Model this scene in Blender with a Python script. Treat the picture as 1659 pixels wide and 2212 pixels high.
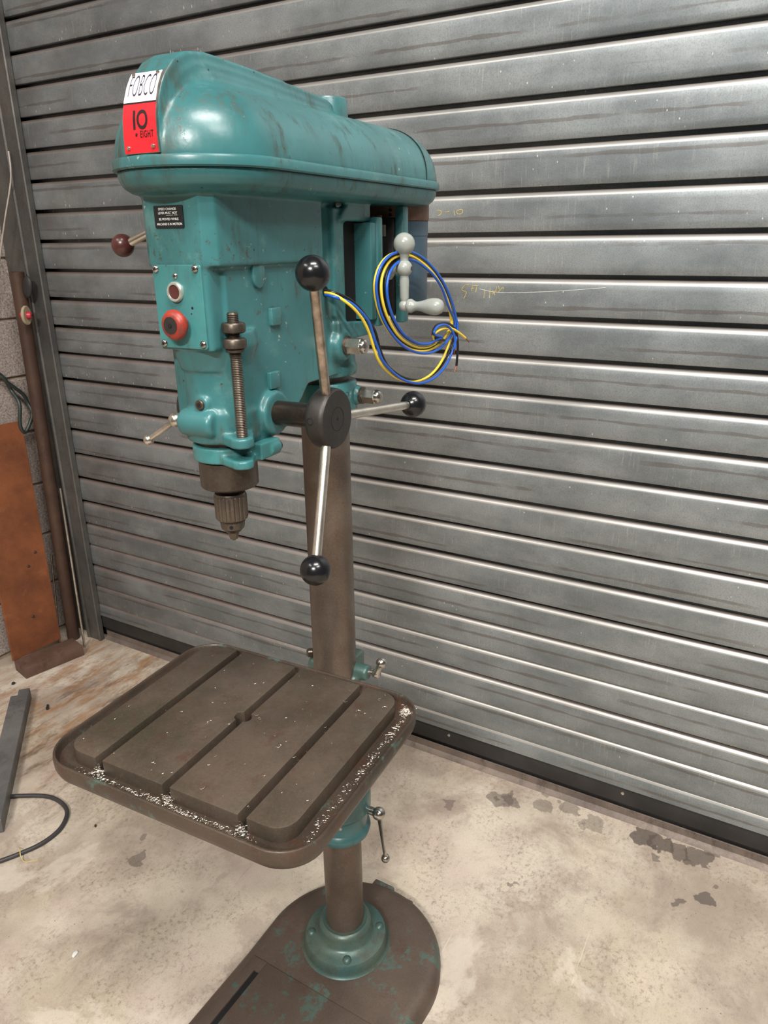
import bpy, bmesh, math, random
from mathutils import Vector, Matrix, Quaternion, noise as mnoise

random.seed(7)
for o in list(bpy.data.objects):
    bpy.data.objects.remove(o)
scene = bpy.context.scene
COL = scene.collection
PI = math.pi

# ------------------------------------------------------------------ camera
cam = bpy.data.cameras.new('camera')
cam.sensor_fit = 'VERTICAL'
cam.sensor_height = 36.0
cam.lens = 36.0 * 1600.0 / 2212.0
cam.clip_start = 0.02
cam_ob = bpy.data.objects.new('camera', cam)
COL.objects.link(cam_ob)
FW = Vector((-0.811677, -0.471270, -0.345086))
RT = Vector((-0.498213, 0.866969, -0.012137))
UP = Vector((-0.304899, -0.162075, 0.938493))
m = Matrix((RT, UP, -FW)).transposed().to_4x4()
m.translation = Vector((0.9325, 0.6452, 1.3982))
cam_ob.matrix_world = m
scene.camera = cam_ob

# ------------------------------------------------------------------ world, lights, exposure
world = bpy.data.worlds.new('workshop_air')
scene.world = world
world.use_nodes = True
bgn = world.node_tree.nodes['Background']
bgn.inputs[0].default_value = (0.92, 0.96, 1.0, 1)
bgn.inputs[1].default_value = 0.07

def area(name, loc, target, sx, sy, power, col=(1, 0.965, 0.915)):
    l = bpy.data.lights.new(name, 'AREA')
    l.shape = 'RECTANGLE'
    l.size, l.size_y = sx, sy
    l.energy = power
    l.color = col
    o = bpy.data.objects.new(name, l)
    COL.objects.link(o)
    o.location = loc
    d = Vector(target) - Vector(loc)
    o.rotation_euler = d.to_track_quat('-Z', 'Y').to_euler()
    return o

# ceiling strip lights of the workshop, hung at about four metres
area('ceiling_strip_light', (1.35, 2.65, 4.0), (1.25, 2.5, 0), 1.3, 0.3, 78)
area('ceiling_strip_light', (1.0, 1.1, 3.8), (0.9, 1.0, 0), 1.3, 0.3, 95)
area('ceiling_strip_light', (2.4, -1.0, 4.0), (2.2, -0.9, 0), 1.3, 0.3, 40)
area('ceiling_strip_light', (4.6, 1.6, 4.2), (3.6, 1.2, 0), 1.3, 0.3, 370)

vs = scene.view_settings
vs.view_transform = 'Standard'
vs.look = 'None'
vs.gamma = 1.0
vs.use_curve_mapping = False
vs.exposure = 0.05

# ------------------------------------------------------------------ material helpers
class NT:
    def __init__(self, name):
        self.mat = bpy.data.materials.new(name)
        self.mat.use_nodes = True
        self.t = self.mat.node_tree
        self.b = self.t.nodes['Principled BSDF']
        self._tc = None
    def n(self, typ):
        return self.t.nodes.new(typ)
    def link(self, a, b):
        self.t.links.new(a, b)
    def put(self, sock, v):
        if hasattr(v, 'is_linked') or isinstance(v, bpy.types.NodeSocket):
            self.link(v, sock)
        else:
            if isinstance(v, (tuple, list)) and len(v) == 3 and sock.type == 'RGBA':
                v = (*v, 1)
            sock.default_value = v
    def co(self, kind='Object'):
        if self._tc is None:
            self._tc = self.n('ShaderNodeTexCoord')
        return self._tc.outputs[kind]
    def mapped(self, scale=(1, 1, 1), loc=(0, 0, 0), rot=(0, 0, 0), src=None):
        mp = self.n('ShaderNodeMapping')
        self.link(src or self.co(), mp.inputs[0])
        mp.inputs[1].default_value = loc
        mp.inputs[2].default_value = rot
        mp.inputs[3].default_value = scale
        return mp.outputs[0]
    def noise(self, scale, detail=4, rough=0.55, co=None, dist=0.0):
        k = self.n('ShaderNodeTexNoise')
        self.link(co or self.co(), k.inputs['Vector'])
        k.inputs['Scale'].default_value = scale
        k.inputs['Detail'].default_value = detail
        k.inputs['Roughness'].default_value = rough
        k.inputs['Distortion'].default_value = dist
        return k.outputs['Fac']
    def voronoi(self, scale, co=None, feature='F1', rand=1.0):
        k = self.n('ShaderNodeTexVoronoi')
        k.feature = feature
        self.link(co or self.co(), k.inputs['Vector'])
        k.inputs['Scale'].default_value = scale
        k.inputs['Randomness'].default_value = rand
        return k.outputs['Distance']
    def step(self, v, a, b, o0=0.0, o1=1.0):
        k = self.n('ShaderNodeMapRange')
        k.interpolation_type = 'SMOOTHSTEP'
        self.put(k.inputs[0], v)
        k.inputs[1].default_value, k.inputs[2].default_value = a, b
        k.inputs[3].default_value, k.inputs[4].default_value = o0, o1
        return k.outputs[0]
    def m(self, op, a, b=0.0, clamp=False):
        k = self.n('ShaderNodeMath')
        k.operation = op
        k.use_clamp = clamp
        self.put(k.inputs[0], a)
        self.put(k.inputs[1], b)
        return k.outputs[0]
    def mix(self, f, a, b):
        k = self.n('ShaderNodeMix')
        k.data_type = 'RGBA'
        self.put(k.inputs[0], f)
        self.put(k.inputs[6], a)
        self.put(k.inputs[7], b)
        return k.outputs[2]
    def sep(self, co=None):
        k = self.n('ShaderNodeSeparateXYZ')
        self.link(co or self.co(), k.inputs[0])
        return k.outputs
    def vdist(self, co, p):
        k = self.n('ShaderNodeVectorMath')
        k.operation = 'DISTANCE'
        self.put(k.inputs[0], co)
        k.inputs[1].default_value = p
        return k.outputs['Value']
    def bump(self, h, strength=0.2, dist=0.002):
        k = self.n('ShaderNodeBump')
        k.inputs['Strength'].default_value = strength
        k.inputs['Distance'].default_value = dist
        self.put(k.inputs['Height'], h)
        self.link(k.outputs[0], self.b.inputs['Normal'])
    def set(self, color=None, rough=None, metal=None, coat=None):
        if color is not None: self.put(self.b.inputs['Base Color'], color)
        if rough is not None: self.put(self.b.inputs['Roughness'], rough)
        if metal is not None: self.put(self.b.inputs['Metallic'], metal)
        if coat is not None: self.b.inputs['Coat Weight'].default_value = coat
        return self.mat

def srgb(r, g, b):
    f = lambda c: (c / 12.92 if c <= 0.04045 else ((c + 0.055) / 1.055) ** 2.4)
    return (f(r / 255), f(g / 255), f(b / 255))

MATS = {}

def teal(name, wear=0.5, base=srgb(56, 108, 110)):
    k = NT(name)
    big = k.noise(9, 5)
    col = k.mix(k.step(big, 0.3, 0.7), tuple(c * 0.84 for c in base), tuple(c * 1.12 for c in base))
    pale = k.m('MULTIPLY', k.step(k.noise(14, 6, 0.7), 0.56, 0.74), 0.35)
    col = k.mix(pale, col, srgb(120, 158, 150))
    streak = k.noise(1, 6, 0.7, k.mapped((55, 55, 11)))
    gr = k.m('MULTIPLY', k.step(streak, 0.47, 0.68), k.step(k.noise(11, 5, 0.65), 0.42, 0.60))
    col = k.mix(k.m('MULTIPLY', gr, 0.35 + 0.55 * wear), col, srgb(62, 60, 48))
    fine = k.noise(120, 6, 0.75)
    chip = k.m('MULTIPLY', k.step(fine, 0.60 - 0.05 * wear, 0.66 - 0.04 * wear), k.step(k.noise(17, 4, 0.6), 0.54 - 0.05 * wear, 0.62))
    col = k.mix(k.m('MULTIPLY', chip, 0.85), col, srgb(70, 62, 52))
    cream = k.m('MULTIPLY', k.step(k.noise(95, 6, 0.75, k.mapped((1, 1, 1), (3, 1, 4))), 0.62, 0.66), k.step(k.noise(9, 4, 0.6, k.mapped((1, 1, 1), (2, 5, 1))), 0.52, 0.6))
    col = k.mix(k.m('MULTIPLY', cream, 0.75), col, srgb(176, 186, 170))
    speck = k.step(k.voronoi(55), 0.075, 0.05)
    col = k.mix(k.m('MULTIPLY', speck, k.step(k.noise(8, 2), 0.53, 0.6)), col, srgb(30, 34, 32))
    k.bump(k.m('ADD', k.noise(45, 3), k.m('MULTIPLY', chip, -0.4)), 0.12, 0.003)
    return k.set(col, k.m('ADD', k.m('MULTIPLY', big, 0.18), k.m('ADD', k.m('MULTIPLY', gr, 0.25), 0.22)), 0.0)

MATS['teal'] = teal('teal_paint', 0.7)
MATS['teal_worn'] = teal('worn_teal_paint', 1.0, srgb(58, 97, 98))
MATS['teal_front'] = teal('fresh_teal_paint', 0.3, srgb(62, 122, 123))

def iron(name, c1, c2, c3, rough=0.5, metal=0.6, paint=0.0):
    k = NT(name)
    a = k.noise(7, 6, 0.6)
    col = k.mix(k.step(a, 0.3, 0.7), c1, c2)
    st = k.noise(24, 6, 0.7, k.mapped((1, 1, 0.5)))
    col = k.mix(k.m('MULTIPLY', k.step(st, 0.5, 0.75), 0.7), col, c3)
    fg = k.noise(300, 5, 0.8)
    col = k.mix(k.step(fg, 0.5, 0.75, 0, 0.35), col, tuple(c * 0.45 for c in c1))
    col = k.mix(k.step(fg, 0.5, 0.3, 0, 0.22), col, tuple(min(1, c * 1.7) for c in c2))
    if paint:
        p = k.m('MULTIPLY', k.step(k.noise(15, 5, 0.65), 0.62 - paint * 0.12, 0.66 - paint * 0.1), k.step(k.noise(70, 5, 0.8), 0.42, 0.56))
        col = k.mix(k.m('MULTIPLY', p, 0.9), col, srgb(84, 106, 98))
    k.bump(k.noise(160, 4, 0.7), 0.15, 0.001)
    return k.set(col, k.m('ADD', k.m('MULTIPLY', st, 0.3), rough - 0.15), metal)

MATS['column'] = iron('column_steel', srgb(92, 80, 70), srgb(116, 103, 92), srgb(96, 72, 52), 0.42, 0.55)
MATS['table'] = iron('table_iron', srgb(76, 70, 57), srgb(108, 94, 83), srgb(88, 60, 50), 0.44, 0.5)
MATS['tray'] = iron('tray_iron', srgb(64, 55, 48), srgb(88, 75, 64), srgb(90, 50, 32), 0.45, 0.4, 0.3)
MATS['base'] = iron('base_iron', srgb(80, 68, 60), srgb(100, 86, 76), srgb(88, 66, 54), 0.5, 0.35, 0.5)
MATS['flange'] = iron('flange_worn_paint', srgb(56, 88, 85), srgb(88, 98, 86), srgb(74, 60, 48), 0.4, 0.25, 0.2)
MATS['dark_steel'] = iron('oiled_steel', srgb(78, 70, 62), srgb(104, 94, 84), srgb(70, 54, 42), 0.38, 0.75)
MATS['chuck'] = iron('chuck_steel', srgb(92, 84, 76), srgb(122, 112, 102), srgb(80, 56, 44), 0.34, 0.8)
MATS['shaft'] = iron('oily_black_steel', srgb(52, 46, 42), srgb(74, 64, 56), srgb(44, 32, 24), 0.3, 0.7)
MATS['hub'] = iron('hub_blackened_steel', srgb(52, 49, 47), srgb(64, 61, 58), srgb(46, 42, 40), 0.46, 0.5)

def plain(name, c, rough, metal=0.0, var=0.12, sc=30, coat=0.0):
    k = NT(name)
    col = k.mix(k.step(k.noise(sc, 5, 0.6), 0.3, 0.7), tuple(x * (1 - var) for x in c), tuple(min(1, x * (1 + var)) for x in c))
    return k.set(col, rough, metal, coat or None)

MATS['bright'] = plain('bright_steel', srgb(196, 188, 176), 0.26, 0.9, 0.2, 40)
MATS['chrome'] = plain('worn_nickel', srgb(176, 170, 162), 0.22, 0.95, 0.25, 60)
MATS['spoke_dull'] = plain('stained_steel_bar', srgb(158, 145, 132), 0.27, 0.9, 0.4, 60)
MATS['black_ball'] = plain('black_phenolic', srgb(20, 20, 22), 0.22, 0.0, 0.1, 40)
MATS['brown_ball'] = plain('brown_phenolic', srgb(78, 40, 38), 0.3, 0.0, 0.1, 40)
MATS['black'] = plain('black_gap', srgb(5, 5, 5), 0.8)
MATS['rubber'] = plain('black_rubber', srgb(38, 36, 35), 0.6, 0, 0.3, 12)
MATS['grey_paint'] = plain('grey_enamel', srgb(150, 154, 148), 0.28, 0.0, 0.08, 50)
MATS['motor_blue'] = plain('blue_grey_enamel', srgb(64, 84, 98), 0.45, 0.0, 0.12, 22)
MATS['motor_rust'] = plain('rust_brown_steel', srgb(112, 84, 70), 0.55, 0.2, 0.3, 25)
MATS['white'] = plain('white_enamel', srgb(232, 230, 236), 0.3, 0, 0.03)
MATS['teal_dark'] = plain('stamped_teal', srgb(34, 66, 68), 0.5)
MATS['ink'] = plain('dark_ink', srgb(32, 26, 52), 0.4)
MATS['ink_black'] = plain('black_ink', srgb(34, 22, 24), 0.45)
MATS['label_black'] = plain('black_label_film', srgb(22, 26, 30), 0.4)
MATS['label_white'] = plain('white_lettering', srgb(225, 225, 222), 0.5)
MATS['bezel'] = plain('aluminium_bezel', srgb(196, 200, 190), 0.32, 0.7)
MATS['wire_yellow'] = plain('yellow_pvc', srgb(236, 204, 62), 0.35, 0, 0.06)
MATS['wire_blue'] = plain('blue_pvc', srgb(32, 88, 184), 0.35, 0, 0.06)
MATS['wire_black'] = plain('black_pvc', srgb(24, 24, 25), 0.35)
MATS['copper'] = plain('copper', srgb(170, 92, 66), 0.35, 0.9)
MATS['chalk'] = plain('yellow_chalk', srgb(206, 180, 92), 0.9, 0, 0.2, 200)
MATS['cable'] = plain('dark_rubber_cable', srgb(54, 52, 52), 0.5, 0, 0.15)
MATS['hose'] = plain('dark_green_rubber_hose', srgb(44, 52, 48), 0.45, 0, 0.2, 14)
MATS['grey_wire'] = plain('pale_grey_wire', srgb(170, 160, 150), 0.5)
MATS['red_plastic'] = plain('red_plastic', srgb(176, 44, 58), 0.4)
MATS['cream'] = plain('cream_disc', srgb(160, 146, 122), 0.6, 0, 0.15)
MATS['swarf'] = plain('bright_swarf', srgb(205, 196, 182), 0.28, 0.9, 0.35, 300)
MATS['string'] = plain('straw_string', srgb(200, 178, 110), 0.8)

def red_plate():
    k = NT('red_enamel')
    x, y, z = k.sep()
    sm = k.m('MULTIPLY', k.step(k.noise(60, 4), 0.4, 0.7), k.step(z, 1.513, 1.487))
    col = k.mix(k.m('MULTIPLY', sm, 0.75), srgb(226, 36, 48), srgb(110, 38, 42))
    return k.set(col, 0.32)
MATS['red'] = red_plate()

def stop_red():
    k = NT('scuffed_orange_red_plastic')
    w = k.step(k.noise(70, 6, 0.75), 0.44, 0.62)
    col = k.mix(k.m('MULTIPLY', w, 0.75), srgb(158, 48, 32), srgb(92, 54, 46))
    return k.set(col, 0.4)
MATS['stop'] = stop_red()

def galv():
    k = NT('galvanised_slat')
    x, y, z = k.sep()
    oi = k.n('ShaderNodeObjectInfo')
    rnd = oi.outputs['Random']
    off = k.m('MULTIPLY', rnd, 37.0)
    cmb = k.n('ShaderNodeCombineXYZ')
    k.link(off, cmb.inputs[0])
    vm = k.n('ShaderNodeVectorMath'); vm.operation = 'ADD'
    k.link(k.co(), vm.inputs[0]); k.link(cmb.outputs[0], vm.inputs[1])
    co = vm.outputs[0]
    a = k.noise(1, 6, 0.62, k.mapped((4, 5, 9), src=co))
    col = k.mix(k.step(a, 0.3, 0.7), srgb(128, 135, 138), srgb(160, 166, 168))
    # fine drips and zinc spangle
    dr = k.noise(1, 5, 0.7, k.mapped((1, 210, 16), src=co))
    dm = k.m('MULTIPLY', k.step(dr, 0.52, 0.75), k.step(k.noise(1, 3, 0.6, k.mapped((1, 5, 14), src=co)), 0.45, 0.66))
    col = k.mix(k.m('MULTIPLY', dm, 0.45), col, srgb(206, 206, 200))
    grain = k.noise(420, 3, 0.7, co)
    col = k.mix(k.step(grain, 0.42, 0.7, 0, 0.4), col, srgb(96, 98, 98))
    # rubbed dirty band along each slat: height wanders
    wob = k.noise(1, 4, 0.6, k.mapped((1, 5, 0.001), src=co))
    zc = k.m('ADD', k.m('MULTIPLY', rnd, -0.052), -0.014)
    zz = k.m('ADD', k.m('SUBTRACT', z, zc), k.m('MULTIPLY', k.m('SUBTRACT', wob, 0.5), 0.012))
    wid = k.m('ADD', k.m('MULTIPLY', k.noise(1, 3, 0.6, k.mapped((1, 9, 0.001), (0, 3, 0), src=co)), 0.011), -0.0028)
    band = k.step(k.m('SUBTRACT', k.m('ABSOLUTE', zz), wid), 0.0009, -0.0003)
    band = k.m('MULTIPLY', band, k.step(k.noise(1, 4, 0.6, k.mapped((1, 2.2, 0.001), (0, 9, 0), src=co)), 0.42, 0.52))
    col = k.mix(k.m('MULTIPLY', band, 0.5), col, srgb(98, 86, 78))
    # warm dirt on the upper shoulder; pale lip band paints in reflected ceiling light
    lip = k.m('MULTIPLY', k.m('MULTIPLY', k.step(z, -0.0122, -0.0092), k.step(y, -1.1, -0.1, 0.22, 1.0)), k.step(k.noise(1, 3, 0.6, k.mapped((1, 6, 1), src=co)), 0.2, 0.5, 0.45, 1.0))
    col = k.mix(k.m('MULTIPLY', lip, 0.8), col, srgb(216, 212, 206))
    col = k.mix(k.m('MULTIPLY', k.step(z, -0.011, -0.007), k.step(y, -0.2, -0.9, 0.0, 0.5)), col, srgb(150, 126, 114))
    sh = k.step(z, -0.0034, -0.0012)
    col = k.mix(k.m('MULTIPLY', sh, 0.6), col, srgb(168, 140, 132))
    # white flecks
    sp = k.m('MULTIPLY', k.step(k.voronoi(60, k.mapped((1, 1, 0.6), src=co)), 0.09, 0.05), k.step(k.noise(5, 3, 0.6, co), 0.5, 0.62))
    col = k.mix(k.m('MULTIPLY', sp, 0.85), col, srgb(232, 232, 228))
    sp2 = k.m('MULTIPLY', k.step(k.voronoi(75, k.mapped((1, 1, 0.45), src=co)), 0.16, 0.09), k.m('MULTIPLY', k.step(z, -0.045, -0.066), k.step(y, -0.35, -1.0)))
    col = k.mix(k.m('MULTIPLY', sp2, k.step(k.noise(9, 4, 0.6, co), 0.44, 0.56)), col, srgb(226, 226, 222))
    # brown grime toward the far end of the opening and near the floor
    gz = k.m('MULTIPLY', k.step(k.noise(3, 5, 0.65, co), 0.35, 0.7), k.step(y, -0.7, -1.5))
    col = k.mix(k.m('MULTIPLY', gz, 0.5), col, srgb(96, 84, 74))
    k.bump(k.m('ADD', k.noise(1, 4, 0.6, k.mapped((1, 3, 40), src=co)), k.m('MULTIPLY', grain, 0.2)), 0.03, 0.003)
    rr = k.m('SUBTRACT', k.m('ADD', k.m('MULTIPLY', a, 0.18), 0.38), k.m('MULTIPLY', lip, 0.1))
    return k.set(col, rr, 0.7)
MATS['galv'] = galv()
MATS['guide'] = iron('guide_channel_steel', srgb(80, 79, 78), srgb(102, 99, 94), srgb(74, 60, 50), 0.5, 0.5)
MATS['rust_brown'] = iron('brown_rusted_steel', srgb(64, 47, 39), srgb(84, 62, 50), srgb(50, 35, 29), 0.5, 0.3)
MATS['block_steel'] = iron('brown_steel_block', srgb(86, 62, 52), srgb(112, 88, 74), srgb(66, 44, 38), 0.6, 0.2)
MATS['grey_bar'] = iron('grey_scaled_steel', srgb(92, 92, 92), srgb(122, 120, 118), srgb(74, 70, 68), 0.55, 0.4)
MATS['sill'] = iron('grimy_sill_steel', srgb(92, 82, 76), srgb(130, 116, 106), srgb(58, 50, 46), 0.55, 0.3)

def orange_rust():
    k = NT('orange_rusted_plate')
    a = k.noise(6, 6, 0.65)
    col = k.mix(k.step(a, 0.3, 0.7), srgb(98, 53, 27), srgb(132, 75, 40))
    col = k.mix(k.step(k.noise(220, 4, 0.8), 0.5, 0.75, 0, 0.55), col, srgb(80, 40, 24))
    col = k.mix(k.step(k.noise(16, 4), 0.58, 0.75, 0, 0.6), col, srgb(146, 92, 58))
    k.bump(k.noise(260, 4, 0.8), 0.3, 0.001)
    return k.set(col, 0.8)
MATS['orange_rust'] = orange_rust()

def blockwork():
    k = NT('rough_concrete_block')
    a = k.noise(160, 6, 0.8)
    col = k.mix(k.step(a, 0.35, 0.65), srgb(118, 106, 98), srgb(184, 170, 162))
    pit = k.step(k.voronoi(190), 0.22, 0.1)
    col = k.mix(k.m('MULTIPLY', pit, k.step(k.noise(90, 3), 0.48, 0.6)), col, srgb(70, 62, 58))
    k.bump(k.m('ADD', a, k.m('MULTIPLY', pit, -0.6)), 0.6, 0.004)
    return k.set(col, 0.9)
MATS['block'] = blockwork()
MATS['mortar'] = plain('mortar', srgb(150, 134, 116), 0.95, 0, 0.2, 80)

def concrete():
    k = NT('stained_concrete_floor')
    co = k.co()
    a = k.noise(2.2, 7, 0.62)
    col = k.mix(k.step(a, 0.34, 0.64), srgb(152, 138, 123), srgb(204, 192, 175))
    b_ = k.noise(5, 6, 0.7, k.mapped((1, 1, 1), (4, 2, 0)), 0.4)
    col = k.mix(k.step(b_, 0.48, 0.66, 0, 0.75), col, srgb(148, 132, 120))
    pk = k.noise(3.1, 5, 0.6, k.mapped((1, 1, 1), (9, 1, 0)))
    col = k.mix(k.step(pk, 0.48, 0.7, 0, 0.5), col, srgb(198, 178, 168))
    yl = k.noise(2.6, 5, 0.6, k.mapped((1, 1, 1), (1, 7, 0)))
    col = k.mix(k.step(yl, 0.5, 0.72, 0, 0.5), col, srgb(194, 180, 152))
    f = k.noise(95, 6, 0.78)
    col = k.mix(k.m('MULTIPLY', k.step(f, 0.48, 0.66, 0, 0.7), k.step(k.noise(7, 4, 0.6), 0.36, 0.62)), col, srgb(118, 102, 88))
    gr = k.noise(330, 4, 0.7)
    col = k.mix(k.step(gr, 0.5, 0.72, 0, 0.38), col, srgb(112, 98, 88))
    blot = k.noise(1.7, 8, 0.72, k.mapped((1, 1.3, 1), (5, 8, 0)), 0.6)
    col = k.mix(k.step(blot, 0.53, 0.60, 0, 0.42), col, srgb(142, 126, 114))
    pale = k.noise(2.4, 8, 0.7, k.mapped((1, 1, 1), (2, 6, 0)), 0.5)
    col = k.mix(k.step(pale, 0.56, 0.63, 0, 0.45), col, srgb(216, 206, 190))
    # small dark specks
    sp = k.m('MULTIPLY', k.step(k.voronoi(48), 0.085, 0.05), k.step(k.noise(11, 3), 0.5, 0.58))
    col = k.mix(k.m('MULTIPLY', sp, 0.7), col, srgb(84, 72, 64))
    pin = k.m('MULTIPLY', k.step(k.voronoi(150), 0.11, 0.06), k.step(k.noise(6, 4, 0.6), 0.4, 0.6))
    col = k.mix(k.m('MULTIPLY', pin, 0.55), col, srgb(92, 80, 72))
    # scuffs: long thin scratches in two directions
    for rot, loc, tint, amt in ((0.5, (0, 0, 0), srgb(100, 88, 80), 0.55), (-0.9, (3, 5, 0), srgb(225, 214, 196), 0.5), (1.3, (7, 2, 0), srgb(104, 92, 84), 0.4)):
        s = k.noise(1, 3, 0.5, k.mapped((2.2, 95, 1), loc, (0, 0, rot)))
        mk = k.m('MULTIPLY', k.step(s, 0.715, 0.74), k.step(k.noise(3.3, 3, 0.5, k.mapped((1, 1, 1), loc)), 0.47, 0.56))
        col = k.mix(k.m('MULTIPLY', mk, amt), col, tint)
    # rusty drag stains in the far corner by the door jamb
    wob = k.noise(1, 6, 0.7, k.mapped((7, 26, 1), (0, 0, 0), (0, 0, 0.9)))
    dcor = k.m('MULTIPLY', k.step(k.vdist(co, (-0.45, -1.25, 0)), 0.62, 0.2), k.step(wob, 0.42, 0.66))
    col = k.mix(k.m('MULTIPLY', dcor, 0.8), col, srgb(146, 104, 64))
    dk = k.m('MULTIPLY', k.step(k.vdist(co, (-0.3, -1.05, 0)), 0.6, 0.15), k.step(k.noise(1, 6, 0.7, k.mapped((6, 22, 1), (4, 3, 0), (0, 0, 0.9))), 0.5, 0.68))
    col = k.mix(k.m('MULTIPLY', dk, 0.85), col, srgb(94, 74, 58))
    # oil and water stains with ragged edges
    wn = k.n('ShaderNodeTexNoise'); wn.inputs['Scale'].default_value = 26; wn.inputs['Detail'].default_value = 5
    k.link(co, wn.inputs['Vector'])
    w1 = k.n('ShaderNodeVectorMath'); w1.operation = 'SUBTRACT'
    k.link(wn.outputs['Color'], w1.inputs[0]); w1.inputs[1].default_value = (0.5, 0.5, 0.5)
    w2 = k.n('ShaderNodeVectorMath'); w2.operation = 'MULTIPLY'
    k.link(w1.outputs[0], w2.inputs[0]); w2.inputs[1].default_value = (0.085, 0.085, 0)
    w3 = k.n('ShaderNodeVectorMath'); w3.operation = 'ADD'
    k.link(co, w3.inputs[0]); k.link(w2.outputs[0], w3.inputs[1])
    wco = w3.outputs[0]
    stains = [(-0.588, 0.105, 0.026, 0.6), (-0.592, 0.135, 0.022, 0.6), (-0.615, 0.215, 0.022, 0.5), (-0.640, 0.279, 0.026, 0.5),
              (-0.625, 0.345, 0.024, 0.45), (-0.60, 0.325, 0.014, 0.4), (-0.637, 0.468, 0.034, 0.85), (-0.633, 0.510, 0.028, 0.85),
              (-0.627, 0.555, 0.028, 0.75), (-0.632, 0.598, 0.030, 0.75), (-0.585, 0.500, 0.011, 0.6), (-0.509, 0.630, 0.021, 0.8),
              (-0.472, 0.577, 0.011, 0.7), (-0.555, 0.650, 0.010, 0.6), (0.032, -0.582, 0.022, 0.6), (-0.018, -0.612, 0.012, 0.5),
              (-0.505, 0.000, 0.013, 0.5), (-0.33, 0.24, 0.009, 0.6), (-0.664, 0.215, 0.012, 0.5), (-0.66, 0.62, 0.018, 0.6)]
    for sx, sy, r, amt in stains:
        msk = k.step(k.vdist(wco, (sx, sy, 0)), r * 1.06, r * 0.94)
        col = k.mix(k.m('MULTIPLY', msk, amt), col, srgb(86, 76, 70))
    k.bump(k.m('ADD', f, k.m('MULTIPLY', gr, 0.5)), 0.16, 0.002)
    return k.set(col, k.m('ADD', k.m('MULTIPLY', a, 0.2), 0.55), 0)
MATS['concrete'] = concrete()

# ------------------------------------------------------------------ geometry helpers
def finish(name, bm, mat, parent=None, smooth=35, loc=None):
    bmesh.ops.recalc_face_normals(bm, faces=bm.faces)
    me = bpy.data.meshes.new(name)
    bm.to_mesh(me)
    bm.free()
    return obj(name, me, mat, parent, smooth, loc)

def auto_smooth(me, ang):
    bm = bmesh.new()
    bm.from_mesh(me)
    for f in bm.faces:
        f.smooth = True
    lim = math.radians(ang)
    for e in bm.edges:
        e.smooth = not (len(e.link_faces) == 2 and e.calc_face_angle(0) > lim)
    bm.to_mesh(me)
    bm.free()

def obj(name, me, mat, parent=None, smooth=35, loc=None):
    if mat is not None and not me.materials:
        for mm in (mat if isinstance(mat, (list, tuple)) else [mat]):
            me.materials.append(MATS[mm])
    if smooth:
        auto_smooth(me, smooth)
    o = bpy.data.objects.new(name, me)
    COL.objects.link(o)
    if parent is not None:
        o.parent = parent
    if loc is not None:
        o.location = loc
    return o

def same(name, src, parent=None, loc=None, rot=None, scale=None):
    """another object on the same mesh"""
    o = bpy.data.objects.new(name, src.data)
    COL.objects.link(o)
    o.parent = parent
    if loc is not None: o.location = loc
    if rot is not None: o.rotation_euler = rot
    if scale is not None: o.scale = scale
    return o

def tag(o, label=None, cat=None, group=None, kind=None):
    if label: o['label'] = label
    if cat: o['category'] = cat
    if group: o['group'] = group
    if kind: o['kind'] = kind
    return o

def empty(name, loc=(0, 0, 0), rz=0.0, parent=None):
    o = bpy.data.objects.new(name, None)
    o.empty_display_size = 0.05
    COL.objects.link(o)
    o.location = loc
    o.rotation_euler = (0, 0, rz)
    if parent is not None:
        o.parent = parent
    return o

def frame(origin, axis):
    z = Vector(axis).normalized()
    q = Vector((0, 0, 1)).rotation_difference(z)
    return Matrix.Translation(Vector(origin)) @ q.to_matrix().to_4x4()

def lathe(bm, prof, origin=(0, 0, 0), axis=(0, 0, 1), seg=32, rfun=None, close=False):
    """prof: list of (radius, height); ends capped; rfun(i_seg, radius, height) may change a radius"""
    M = frame(origin, axis)
    rings = []
    for r, h in prof:
        if r < 1e-6:
            rings.append([bm.verts.new(M @ Vector((0, 0, h)))])
        else:
            ring = []
            for i in range(seg):
                a = 2 * PI * i / seg
                rr = rfun(i, r, h) if rfun else r
                ring.append(bm.verts.new(M @ Vector((rr * math.cos(a), rr * math.sin(a), h))))
            rings.append(ring)
    pairs = list(zip(rings, rings[1:]))
    if close:
        pairs.append((rings[-1], rings[0]))
    for a, b in pairs:
        if len(a) == 1 and len(b) == 1:
            continue
        for i in range(seg):
            j = (i + 1) % seg
            if len(a) == 1:
                bm.faces.new((a[0], b[i], b[j]))
            elif len(b) == 1:
                bm.faces.new((a[i], a[j], b[0]))
            else:
                bm.faces.new((a[i], a[j], b[j], b[i]))
    if not close:
        for ring in (rings[0], rings[-1]):
            if len(ring) > 1:
                bm.faces.new(ring)

def rod(bm, a, b, r, r2=None, seg=20, ch=0.0):
    a, b = Vector(a), Vector(b)
    L = (b - a).length
    r2 = r if r2 is None else r2
    if ch:
        prof = [(r - ch, 0), (r, ch), (r2, L - ch), (r2 - ch, L)]
    else:
        prof = [(r, 0), (r2, L)]
    lathe(bm, prof, a, b - a, seg)

def ball(bm, c, r, axis=(0, 0, 1), seg=32, rings=16, flat=1.0):
    prof = [(r * math.sin(PI * i / rings), -r * flat * math.cos(PI * i / rings)) for i in range(rings + 1)]
    prof[0] = (0, prof[0][1]); prof[-1] = (0, prof[-1][1])
    lathe(bm, prof, c, axis, seg)

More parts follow.
